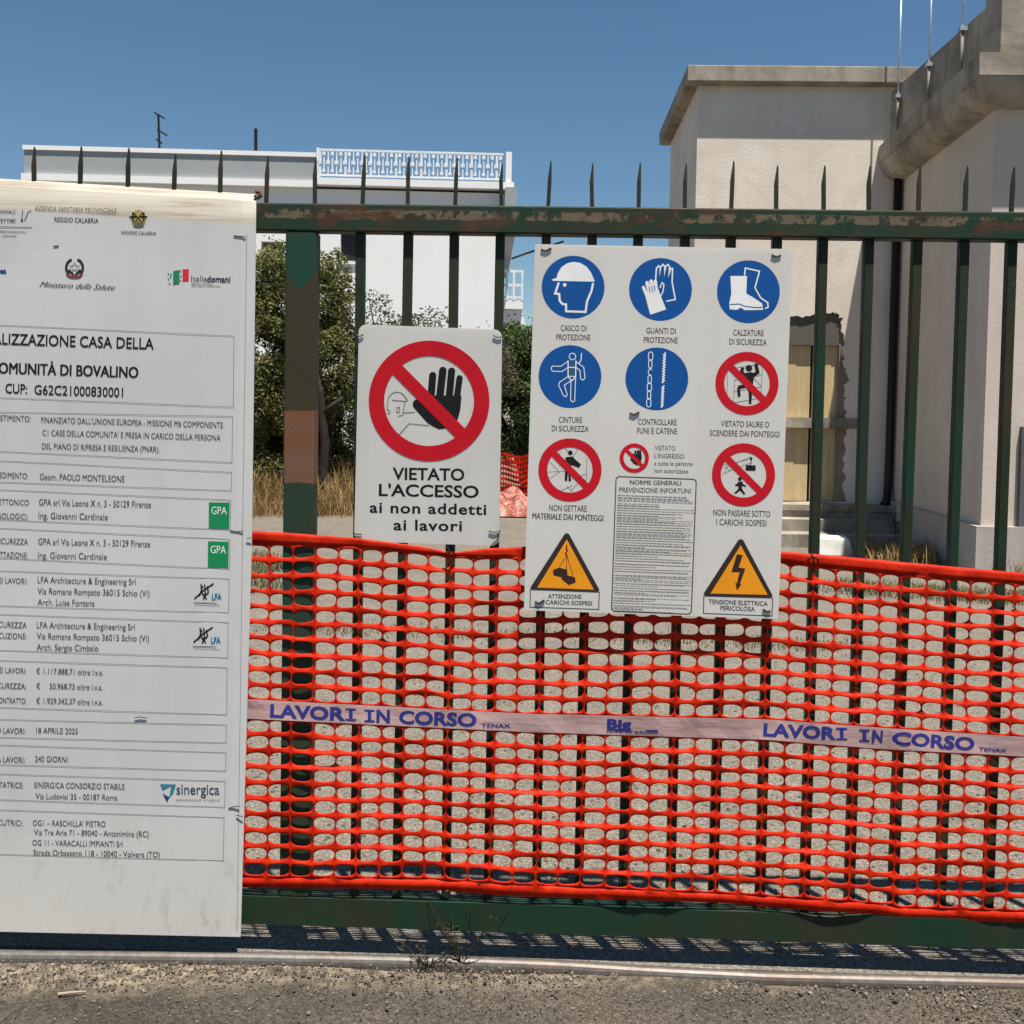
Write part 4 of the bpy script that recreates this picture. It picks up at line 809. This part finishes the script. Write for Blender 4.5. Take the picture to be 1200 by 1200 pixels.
st.box(sx0, sx1, YB - .32, YB - .004, 0, dz0 - .079); st.box(sx0, sx1 + .02, YB - .62, YB - .322, 0, dz0 - .16); st.box(sx0 - .05, sx1 + .04, YB - .95, YB - .622, 0, dz0 - .30); st.build('steps', M['concrete'], an)
# eave
ov = 0.165; zs0 = P(900, 99.5, YB - ov).z; zs1 = P(900, 76.5, YB - ov).z
mb = MB(); mb.box(ax0 - .16, axj + 1.4, YB - ov, YB + DP + .15, max(zs0, az1 - .0) , zs1); bev(mb.build('eave', M['concrete'], an), .012)
# main building: corner and cornice
zc = P(1049, 213, YB).z; Xw = P(1050, 400, YB).x
lo, hi = 4.0, 9.5
for _ in range(40):
    mid = (lo + hi) / 2
    if P(1168, 128, mid).z > zc: hi = mid
    else: lo = mid
YF = (lo + hi) / 2; Xc = P(1158, 370, YF).x; Xr = Xc + 5.0
print('YF', YF, 'Xw', Xw, Xc, 'zc', zc, 'annex top', az1)
mbld = thing('main_building', 'tall grey plastered building with bulging concrete cornice and black downpipe', 'building', (Xc, YF, 0))
def zp(y): return 0
mb = MB()
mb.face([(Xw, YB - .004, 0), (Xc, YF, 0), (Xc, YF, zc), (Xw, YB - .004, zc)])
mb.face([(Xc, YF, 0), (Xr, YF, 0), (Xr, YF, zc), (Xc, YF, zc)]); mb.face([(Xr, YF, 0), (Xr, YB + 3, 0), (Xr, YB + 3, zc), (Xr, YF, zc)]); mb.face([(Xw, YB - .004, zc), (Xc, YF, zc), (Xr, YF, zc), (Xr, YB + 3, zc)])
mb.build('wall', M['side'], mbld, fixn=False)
prof = [(0.0, 0.0), (.06, .006), (.13, .03), (.19, .08), (.235, .15), (.262, .23), (.268, .29), (.288, .295), (.29, .56), (.0, .57)]
pk = (P(1160, 62, YF - .27).z - zc) / .56
prof = [(a_, b_ * pk) for a_, b_ in prof]
mb = MB(); path = []
for oo, zz in prof:
    dirx = (Xw - Xc) / (YB - YF)
    row = [Vector((Xw - oo, YB - .006, zc + zz))]
    for k in range(1, 13): row.append(Vector((lerp(Xw, Xc, k / 12) - oo, lerp(YB - .006, YF - oo, k / 12), zc + zz)))
    for k in range(1, 9): row.append(Vector((lerp(Xc - oo, Xr, k / 8), YF - oo, zc + zz)))
    path.append(row)
nr_ = len(path[0]); vs = [p for r_ in path for p in r_]
mb.mesh(vs, [(j * nr_ + i, j * nr_ + i + 1, (j + 1) * nr_ + i + 1, (j + 1) * nr_ + i) for j in range(len(path) - 1) for i in range(nr_ - 1)]); mb.poly([r_[0] for r_ in path])
o = mb.build('cornice', M['concrete'], mbld, smooth=True)
es = o.modifiers.new('edges', 'EDGE_SPLIT'); es.split_angle = R(38)
zt_ = zc + prof[-1][1]
# parapet along the side and pillar at the front corner
pxb = P(1056, 97, YB - .3); pyf = YF + .12
pxf = P(1166, 0, pyf); pzt = (pxb.z + pxf.z) / 2; print('parapet z', pxb.z, pxf.z, pxb.x, pxf.x)
mb = MB()
xA, xB = pxb.x, pxf.x
mb.hexa([(xA, YB + .9, zt_ - .02), (xB, pyf, zt_ - .02), (xB + .15, pyf, zt_ - .02), (xA + .15, YB + .9, zt_ - .02)], [(xA, YB + .9, pxb.z), (xB, pyf, pxf.z), (xB + .15, pyf, pxf.z), (xA + .15, YB + .9, pxb.z)]); mb.build('parapet', M['concrete'], mbld)
mb = MB(); pf = P(1173, 30, YF - .05).x; mb.box(pf, pf + .9, YF - .05, YF + .3, zt_ - .005, pxf.z + .25); bev(mb.build('parapet_pillar', M['concrete'], mbld), .01)
mb = MB(); mb.box(pf + .9, Xr, YF, YF + .16, zt_ - .005, pxf.z - .1); mb.build('front_parapet', M['concrete'], mbld)
# plinth
mb = MB(); zpl = P(1150, 617, YF - .08).z
pb = [(Xw - .07, YB - .01), (Xc - .07, YF - .07), (Xr, YF - .07), (Xr, YF + .1), (Xc + .1, YF + .1), (Xw + .1, YB - .01)]
mb.poly([(x, y, zpl) for x, y in pb]); mb.mesh([(x, y, 0) for x, y in pb] + [(x, y, zpl) for x, y in pb], [(i, (i + 1) % 6, 6 + (i + 1) % 6, 6 + i) for i in range(6)])
mb.build('plinth', M['plinth'], mbld)
mb = MB(); q0 = P(1043, 215, YB - .12); q1 = P(1027, 575, YB - .1)
mb.tube([(Xw - .07, YB - .09, zc + .05), (Xw - .07, YB - .09, 1.0), (Xw - .075, YB - .09, .62), (Xw - .10, YB - .14, .52), (Xw - .16, YB - .22, .46)], .05, 10); mb.build('downpipe', M['pipe'], mbld, smooth=True)
mb = MB(); gx = P(1193, 560, YF).x; z0_, z1_ = P(1196, 655, YF).z, P(1196, 500, YF).z
mb.box(gx, gx + 1.0, YF - .05, YF + .06, .0, z1_); mb.build('door', M['grey_door'], mbld)
# roof masts
masts = [(1057, 148, 1052, 112, 1061, -30, 'thin galvanised mast at the far end of the parapet, rising beside the flat eave'), (1087, 118, 1089, 75, 1090, -40, 'thin galvanised mast standing between the other two along the parapet'), (1127, 82, 1128, 33, 1129, -60, 'thin galvanised mast on the parapet nearest the corner pillar')]
for i, (xb_, yb_, xm, ym, xt, yt, lab) in enumerate(masts):
    # depth found from where the pole stands along the parapet
    best = min((abs(px_of(Vector((lerp(xA, xB, q / 60) - .05, lerp(YB - .3, pyf, q / 60), lerp(pxb.z, pxf.z, q / 60))))[0] - xm), q / 60) for q in range(61))[1]
    y = lerp(YB - .3, pyf, best); x = lerp(xA, xB, best) - .045
    zb_, zm, zt2 = zt_ - .02, P(xm, ym, y).z, P(xt, yt, y).z
    mt = thing('roof_mast', lab, 'mast', (x, y, zb_), 'masts on the parapet')
    mb = MB(); mb.tube([(x, y, zb_), (x, y, zm)], .018, 8); mb.build('lower_pole', M['steel'], mt, smooth=True)
    mb = MB(); mb.tube([(x, y, zm - .1), (x, y, zt2)], .012, 8); mb.build('upper_pole', M['galv'], mt, smooth=True)
    mb = MB(); mb.box(x - .035, x + .05, y - .03, y + .03, zm - .03, zm + .01); mb.build('clamp', M['galv'], mt)

# small things by the steps
q = G(978, 652, 0); wb = MB(); wb.hexa([(q.x - .22, q.y, 0), (q.x + .2, q.y - .03, 0), (q.x + .24, q.y + .3, 0), (q.x - .2, q.y + .3, 0)], [(q.x - .18, q.y + .03, .2), (q.x + .16, q.y, .19), (q.x + .2, q.y + .27, .2), (q.x - .16, q.y + .28, .21)])
tag(bev(wb.build('stone_block', flat('dusty_white', (0.62, 0.60, 0.56), 0.8, 0.2, 6)), .015), 'small white block lying at the foot of the steps', 'block')

# ------------------------------------------------------------------ white house far behind
YW = 24.0; ang = R(-3.4); o0 = P(33, 480, YW)
eu = Vector((math.cos(ang), -math.sin(ang), 0)); en = Vector((eu.y, -eu.x, 0))   # along the front; towards the viewer
plw = Plane((o0.x, o0.y, 0), en)
wh = thing('white_house', 'white house with a grey parapet and a white roof terrace railing, behind the shrubs', 'house', (o0.x, o0.y, 0))
wh.rotation_euler.z = math.atan2(eu.y, eu.x); wh['_local'] = 1
def L(px, py):
    p = plw.at(px, py) - Vector((o0.x, o0.y, 0)); return p.dot(eu), p.z
def lbox(mb, u0, u1, v0, v1, z0, z1): mb.box(u0, u1, v0, v1, z0, z1)
uR = L(590, 300)[0]; ztp = L(200, 176)[1]; zsl0 = L(200, 217)[1]; zsl1 = L(200, 209)[1]; uM = L(371, 200)[0]
wins = [(L(306, 283)[0], L(332, 283)[0], L(318, 318)[1], L(318, 283)[1], 'brown_shutter'), (L(399, 280)[0], L(419, 280)[0], L(409, 306)[1], L(409, 270)[1], 'dark')]
us = sorted({0.0, uR, *[w_[0] for w_ in wins], *[w_[1] for w_ in wins]}); zs_ = sorted({0.0, zsl0, *[w_[2] for w_ in wins], *[w_[3] for w_ in wins]})
mb = MB()
for ua, ub in zip(us, us[1:]):
    for za, zb_ in zip(zs_, zs_[1:]):
        um, zm = (ua + ub) / 2, (za + zb_) / 2
        if any(w_[0] < um < w_[1] and w_[2] < zm < w_[3] for w_ in wins): continue
        mb.face([(ua, 0, za), (ub, 0, za), (ub, 0, zb_), (ua, 0, zb_)])
for w_ in wins:
    a_, b_, c_, e_ = w_[:4]
    for q in ([(a_, 0, c_), (a_, .2, c_), (a_, .2, e_), (a_, 0, e_)], [(b_, 0, c_), (b_, .2, c_), (b_, .2, e_), (b_, 0, e_)], [(a_, 0, c_), (b_, 0, c_), (b_, .2, c_), (a_, .2, c_)], [(a_, 0, e_), (b_, 0, e_), (b_, .2, e_), (a_, .2, e_)]): mb.face(q)
DW = 9.0
mb.face([(0, 0, 0), (0, DW, 0), (0, DW, zsl0), (0, 0, zsl0)]); mb.face([(uR, 0, 0), (uR, DW, 0), (uR, DW, zsl0), (uR, 0, zsl0)]); mb.face([(0, DW, 0), (uR, DW, 0), (uR, DW, zsl0), (0, DW, zsl0)])
mb.build('wall', M['white_wall'], wh, fixn=False)
for w_ in wins:
    mb = MB(); mb.box(w_[0], w_[1], .17, .2, w_[2], w_[3]); wo = mb.build('window', M[w_[4]], wh)
    mb = MB(); mb.box(w_[0] - .08, w_[1] + .08, -.06, .16, w_[2] - .09, w_[2] - .002); sub(mb, 'sill', M['white_wall'], wo, wh)
mb = MB(); mb.box(-.05, uM, -.12, .1, zsl1, ztp - .12); mb.build('parapet', M['panel_grey'], wh)
mb = MB(); mb.box(-.08, uM + .02, -.16, .14, ztp - .118, ztp); mb.build('coping', M['white_wall'], wh)
mb = MB(); mb.box(-.1, uM, -.2, DW, zsl0 + .002, zsl1 - .002); mb.build('roof_slab', M['white_wall'], wh)
zk = L(480, 221)[1]; zk1 = L(480, 213)[1]; 
mb = MB(); mb.box(uM + .002, uR + .25, -.26, DW, zk, zk1); mb.build('terrace_slab', M['white_wall'], wh)
mb = MB(); za_, zb_ = zk1 + .06, L(480, 179)[1] - .0
ra, rb_ = uM + .1, uR - .05
mb.box(ra, rb_, -.21, -.17, zb_ - .05, zb_); mb.box(ra, rb_, -.21, -.17, za_, za_ + .05)
k = 0; u = ra
while u < rb_:
    mb.box(u, u + (.035 if k % 6 else .06), -.205, -.175, za_ + .052, zb_ - .052)
    if k % 2 == 0: mb.box(u - .04, u + .07, -.22, -.207, (za_ + zb_) / 2 - .05, (za_ + zb_) / 2 + .05)
    if k % 2 == 1: mb.box(u - .03, u + .06, -.22, -.207, za_ + .1, za_ + .17); mb.box(u - .03, u + .06, -.22, -.207, zb_ - .18, zb_ - .1)
    u += .115; k += 1
mb.build('terrace_railing', M['white_metal'], wh)
mb = MB(); mb.box(uM + .03, uM + .09, -.22, .1, zk1, zb_ + .02); mb.build('terrace_pillar', M['white_wall'], wh)
mb = MB(); mb.box(uR + .02, uR + .18, -.22, 0, zk1, zb_ + .04); mb.build('terrace_pillar', M['white_wall'], wh)
# side stair landing with white rail at the right-hand end
ua, ub = L(597, 330)[0], L(615, 330)[0]; zr0, zr1 = L(605, 347)[1], L(605, 313)[1]
mb = MB(); mb.box(uR + .004, ub, 1.0, 3.0, zr0 - .25, zr0); mb.hexa([(uR + .004, 1.2, 2.2), (ub + .5, 1.2, 2.0), (ub + .5, 2.8, 2.0), (uR + .004, 2.8, 2.2)], [(uR + .004, 1.2, zr0 - .26), (ub, 1.2, zr0 - .26), (ub, 2.8, zr0 - .26), (uR + .004, 2.8, zr0 - .26)]); mb.build('stair_landing', M['white_wall'], wh)
mb = MB()
for z in (zr0 + .05, (zr0 + zr1) / 2, zr1): mb.box(uR + .02, ub, 1.0, 1.06, z, z + .07)
for u in (uR + .1, (uR + ub) / 2, ub - .06): mb.box(u, u + .06, .99, 1.07, zr0, zr1)
mb.build('landing_railing', M['white_metal'], wh)
mb = MB(); mb.box(uR + .004, uR + .32, -.5, DW, zsl0 - 1.1, zk - .002); mb.build('side_soffit', M['panel_grey'], wh)
# aerials on the roof
ar = thing('rooftop_aerial', 'small television aerial with short cross bars on the white house roof', 'aerial', tuple(plw.at(187, 175) - en * 2.0))
pb_ = Plane(Vector(ar.location), en)
mb = MB(); mb.tube([pb_.at(187, 178), pb_.at(185.5, 134)], .035, 6); mb.build('mast', M['pipe'], ar)
for (xa, ya, xb_, yb_) in ((181, 132, 193, 139), (184, 152, 196, 159), (183, 163, 190, 168)):
    mb = MB(); mb.tube([pb_.at(xa, ya), pb_.at(xb_, yb_)], .025, 5); mb.build('cross_bar', M['pipe'], ar)
mb = MB(); p_ = Plane(plw.at(300, 178) - en * 1.5, en); mb.tube([p_.at(299.7, 182), p_.at(299.7, 151)], .05, 6); tag(mb.build('roof_pole', M['pipe']), 'short dark pole standing on the white house roof', 'pole')
mb = MB(); mb.tube([P(608, 300, 22), P(618, 296, 20), P(640, 286, 16), P(700, 262, 12)] if False else [plw.at(600, 303), P(618, 296.5, 24), P(660, 283, 23)], .03, 5); tag(mb.build('overhead_cable', M['pipe']), 'black overhead cable running from the white house wall', 'cable')

# ------------------------------------------------------------------ plants
def leaf_cloud(mb, blobs, n, size, flat_=0.5, shell=0.55):
    tot = sum(b_[3] * b_[4] * b_[5] for b_ in blobs)
    for (cx, cy, cz, rx, ry, rz) in blobs:
        k = int(n * rx * ry * rz / tot)
        for _ in range(k):
            v = Vector((random.gauss(0, 1), random.gauss(0, 1), random.gauss(0, 1))).normalized() * (random.random() ** .33 if random.random() > shell else random.uniform(.72, 1.06) * (1.22 if random.random() < .06 else 1))
            p = Vector((cx + v.x * rx, cy + v.y * ry, cz + v.z * rz))
            if noise.noise(p * 2.6) < -0.2 or p.z < .1: continue
            a_ = Vector((random.gauss(0, 1), random.gauss(0, 1), random.gauss(0, .7) + .25)).normalized(); b_ = a_.cross(Vector((random.gauss(0, 1), random.gauss(0, 1), random.gauss(0, 1)))).normalized()
            s = size * random.uniform(.6, 1.35)
            mb.face([p - a_ * s, p + b_ * s * .42, p + a_ * s, p - b_ * s * .42])
def shrub(name, label, cat, base, blobs, n, size, m, limbs=7, tr=.09, group=None):
    t_ = thing(name, label, cat, base, group); c = MB(); leaf_cloud(c, blobs, n, size); c.build('crown', m, t_, fixn=False)
    w_ = MB(); B = Vector(base)
    for i in range(limbs):
        b_ = blobs[i % len(blobs)]; e = Vector((b_[0] + random.uniform(-.5, .5) * b_[3], b_[1] + random.uniform(-.5, .5) * b_[4], b_[2] + random.uniform(-.2, .6) * b_[5]))
        s = B + Vector((random.uniform(-.06, .06), random.uniform(-.06, .06), 0)); pts = []
        for k in range(6):
            q = k / 5; pts.append(s.lerp(e, q) + Vector((random.uniform(-.06, .06), random.uniform(-.06, .06), .18 * math.sin(q * 3.1))) * (1 if 0 < k else 0))
        w_.tube(pts, [tr * (1 - .85 * k / 5) for k in range(6)], 6)
    w_.build('trunk', M['bark'], t_, smooth=True); return t_
random.seed(21)
def bl(px, py, rxp, rzp, Y, ry=None):
    p = P(px, py, Y); s = F / (Y - CAM.y); return (p.x, p.y, p.z, rxp / s, (ry or rxp / s), rzp / s)
Yt = 13.0
b1 = [bl(330, 540, 95, 34, Yt + .8), bl(400, 545, 40, 34, Yt + .8), bl(280, 520, 60, 50, Yt + .7), bl(403, 395, 26, 75, Yt), bl(345, 318, 46, 36, Yt), bl(392, 325, 20, 34, Yt + .2), bl(300, 335, 24, 34, Yt), bl(290, 430, 60, 95, Yt), bl(350, 385, 52, 80, Yt), bl(325, 345, 36, 58, Yt + .2), bl(385, 350, 24, 45, Yt), bl(395, 430, 38, 70, Yt), bl(330, 480, 80, 55, Yt + .5), bl(395, 490, 45, 45, Yt + .7)]
tb = G(373, 592, 0); shrub('olive_shrub', 'tall olive-green shrub with a dark leaning trunk behind the gate post', 'shrub', (tb.x, Yt - .2, 0), b1, 125000, .036, M['leaf_olive'], 12, .06)
# the visible dark trunk and its broken branch
t_ = thing('dead_stump', 'dark leafless trunk with one stubby broken branch in front of the shrub', 'tree trunk', (P(378, 580, Yt - 1.0).x, Yt - 1.0, 0)); mb = MB()
pp = lambda x, y: P(x, y, Yt - 1.0)
mb.tube([Vector((pp(378, 590).x, Yt - 1, 0)), pp(378, 560), pp(381, 520), pp(378, 490), pp(376, 462), pp(372, 440)], [.075, .065, .07, .06, .045, .025], 8); mb.build('trunk', M['bark'], t_, smooth=True)
mb = MB(); mb.tube([pp(379, 485), pp(390, 475), pp(402, 466)], [.05, .045, .03], 7); mb.build('branch', M['bark'], t_, smooth=True)
b2 = [bl(470, 410, 60, 40, 14.5), bl(440, 365, 22, 26, 14.5), bl(505, 385, 28, 24, 14.5), bl(460, 480, 70, 60, 14.5), bl(560, 440, 50, 50, 15)]
shrub('dusty_shrub', 'thin dusty shrub with sparse sprigs above the small white sign', 'shrub', (P(480, 500, 14.5).x, 14.5, 0), b2, 24000, .034, M['leaf_dry'], 9, .05)
b3 = [bl(602, 420, 36, 42, 16), bl(590, 480, 45, 55, 16), bl(640, 450, 50, 70, 16.4), bl(700, 440, 60, 80, 16.8), bl(770, 460, 60, 70, 17)]
shrub('green_bush', 'dark green leafy bush between the two signs, behind the far orange netting', 'bush', (P(620, 520, 16).x, 16, 0), b3, 90000, .048, M['leaf_green'], 9, .08)
def blades(mb, cx, cy, n, sx, sy, h, w_=.006, z=0):
    for _ in range(n):
        x, y = cx + random.gauss(0, sx), cy + random.gauss(0, sy); hh = h * random.uniform(.4, 1.2); a_ = random.random() * 6.28; l = random.uniform(.1, 1.0) * hh
        dx, dy = math.cos(a_), math.sin(a_); q = Vector((x, y, z)); m_ = q + Vector((dx * l * .35, dy * l * .35, hh * .6)); e = q + Vector((dx * l, dy * l, hh)); s = Vector((-dy, dx, 0)) * w_
        mb.mesh([q - s, q + s, m_ + s * .7, m_ - s * .7, e], [(0, 1, 2, 3), (3, 2, 4)])
mb = MB()
for i in range(150):     # bent dry grass in loose clumps
    q = G(random.uniform(180, 430), random.uniform(574, 606), 0); hh = random.choice([.22, .28, .34, .42, .55]) * (1.25 if q.y > 11.5 else .8); blades(mb, q.x, q.y, 70, random.uniform(.12, .4), random.uniform(.1, .3), hh, .006)
tag(mb.build('dry_grass', M['straw'], fixn=False), kind='stuff')
mb = MB()
for i in range(70):      # dry strip across the yard
    x = random.uniform(230, 1010); q = G(x, interp([(230, 735), (600, 742), (1010, 758)], x) + random.uniform(-4, 6), 0); blades(mb, q.x, q.y, 40, .14, .07, .028, .003)
for i in range(60):
    x = random.uniform(985, 1260); q = G(x, interp([(985, 690), (1260, 708)], x) + random.uniform(-8, 6), 0); blades(mb, q.x, q.y, 60, .15, .10, .05, .004)
for i in range(25):
    x = random.uniform(270, 335); q = G(x, random.uniform(650, 690), 0); blades(mb, q.x, q.y, 50, .12, .1, .08, .005)
tag(mb.build('yard_grass', leafy('dusty_short_grass', [(0.07, 0.062, 0.028), (0.14, 0.12, 0.055), (0.24, 0.20, 0.11)], .3, 2), fixn=False), kind='stuff')
mb = MB()
for i in range(45):
    x = random.uniform(1000, 1230); q = G(x, random.uniform(648, 668), 0); blades(mb, q.x, min(q.y, YF - .1 if x > 1150 else YB - .8), 40, .12, .1, .22, .006)
tag(mb.build('wall_grass', M['straw'], fixn=False), kind='stuff')
# a stalk by the wall
def stalk(name, lab, base, hgt, n, spread, m, leaves=14, ls=.03, rad=.006):
    t_ = thing(name, lab, 'plant', base); w_ = MB(); c = MB(); B = Vector(base)
    for i in range(n):
        a_ = random.random() * 6.28; tip = B + Vector((math.cos(a_) * spread * random.uniform(.3, 1), math.sin(a_) * spread * .5 * random.uniform(.3, 1), hgt * random.uniform(.6, 1))); pts = [B.lerp(tip, k / 5) + Vector((random.uniform(-1, 1), random.uniform(-1, 1), 0)) * hgt * .03 * (k > 0) for k in range(6)]
        w_.tube(pts, [rad * (1 - .7 * k / 5) for k in range(6)], 5)
        for _ in range(leaves):
            q = pts[random.randint(1, 5)] + Vector((random.gauss(0, ls), random.gauss(0, ls), random.gauss(0, ls))); u_ = Vector((random.gauss(0, 1), random.gauss(0, 1), random.gauss(0, 1))).normalized(); v_ = u_.orthogonal().normalized(); c.face([q - u_ * ls, q + v_ * ls * .3, q + u_ * ls, q - v_ * ls * .22])
    w_.build('stem', m, t_); c.build('leaf_cluster', m, t_, fixn=False); return t_
q = P(1040, 625, YB - .5); stalk('dry_stalk', 'single tall dried stalk growing beside the building steps', (q.x, YB - .75, 0), .62, 2, .06, M['weed'], 30, .02, .010)
q = P(540, 1120, -.09); w1 = stalk('gate_weed', 'wiry half-dry weed growing out of the gate track against the bottom rail', (q.x, -.058, 0), .24, 9, .20, M['dryweed'], 9, .007, .0016)
q = P(500, 1120, -.09); stalk('track_weed', 'low dry weed tuft at the edge of the track, left of the wiry one', (q.x, -.066, 0), .055, 12, .09, M['dryweed'], 9, .007, .0013)
# far orange netting
fn = MB(); fa, fb = P(560, 533, 13.2), P(700, 533, 13.2); zA = fa.z; nn = 46
fm = bmesh.new()
ff = thing('far_barrier_net', 'sagging orange mesh fence far off in front of the dark bush', 'safety net', ((fa.x + fb.x) / 2, 13.2, 0))
mb = MB()
for k in range(11):
    z = lerp(.02, zA, k / 10); pts = [Vector((lerp(fa.x, fb.x, i / nn), 13.2 + .05 * math.sin(i * .7 + k), z - .03 * math.sin(i * .5))) for i in range(nn + 1)]
    for a_, b_ in zip(pts, pts[1:]): mb.face([a_ - Vector((0, 0, .022)), b_ - Vector((0, 0, .022)), b_ + Vector((0, 0, .022)), a_ + Vector((0, 0, .022))])
for i in range(nn + 1):
    x = lerp(fa.x, fb.x, i / nn); mb.face([(x - .008, 13.2 + .05 * math.sin(i * .7), .0), (x + .008, 13.2 + .05 * math.sin(i * .7), .0), (x + .008, 13.2 + .05 * math.sin(i * .7 + 10), zA), (x - .008, 13.2 + .05 * math.sin(i * .7 + 10), zA)])
o = mb.build('mesh_sheet', M['net'], ff, fixn=False); sm = o.modifiers.new('thickness', 'SOLIDIFY'); sm.thickness = .004
mb = MB()
pile = []
cx = P(600, 568, 11.8)
nx_, ny_ = 26, 12
for j in range(ny_ + 1):
    for i in range(nx_ + 1):
        u, v = i / nx_ - .5, j / ny_ - .5; r_ = max(0, 1 - (2 * u) ** 2) * max(0, 1 - (2 * v) ** 2)
        p = Vector((cx.x + u * 1.9, 11.9 + v * .9, 0)); pile.append(Vector((p.x, p.y, .02 + .30 * r_ ** .6 * (1 + .9 * noise.noise(p * 4)))))
mb.mesh(pile, [(j * (nx_ + 1) + i, j * (nx_ + 1) + i + 1, (j + 1) * (nx_ + 1) + i + 1, (j + 1) * (nx_ + 1) + i) for j in range(ny_) for i in range(nx_)])
m, t, b, o_ = new_mat('pinkish_heap'); n = noise_tex(t, 9, 6, .7); t.links.new(ramp(t, n, [(.38, (.10, .045, .03)), (.48, (.33, .07, .04)), (.60, (.40, .28, .24))]), b.inputs['Base Color']); b.inputs['Roughness'].default_value = .8
tag(mb.build('rubble_heap', m, smooth=False), 'low heap of rubble under torn pinkish netting in front of the far mesh fence', 'heap')
bpy.data.objects.remove(_fo)

q = G(85, 1163, 0); mb = MB(); mb.tube([G(68, 1165, .004), G(84, 1163, .007), G(101, 1161.5, .004)], [.0035, .003, .0015], 6)
tag(mb.build('twig', flat('pale_dry_wood', (0.30, 0.25, 0.18), 0.8)), 'short pale twig lying on the grit below the notice board', 'twig')
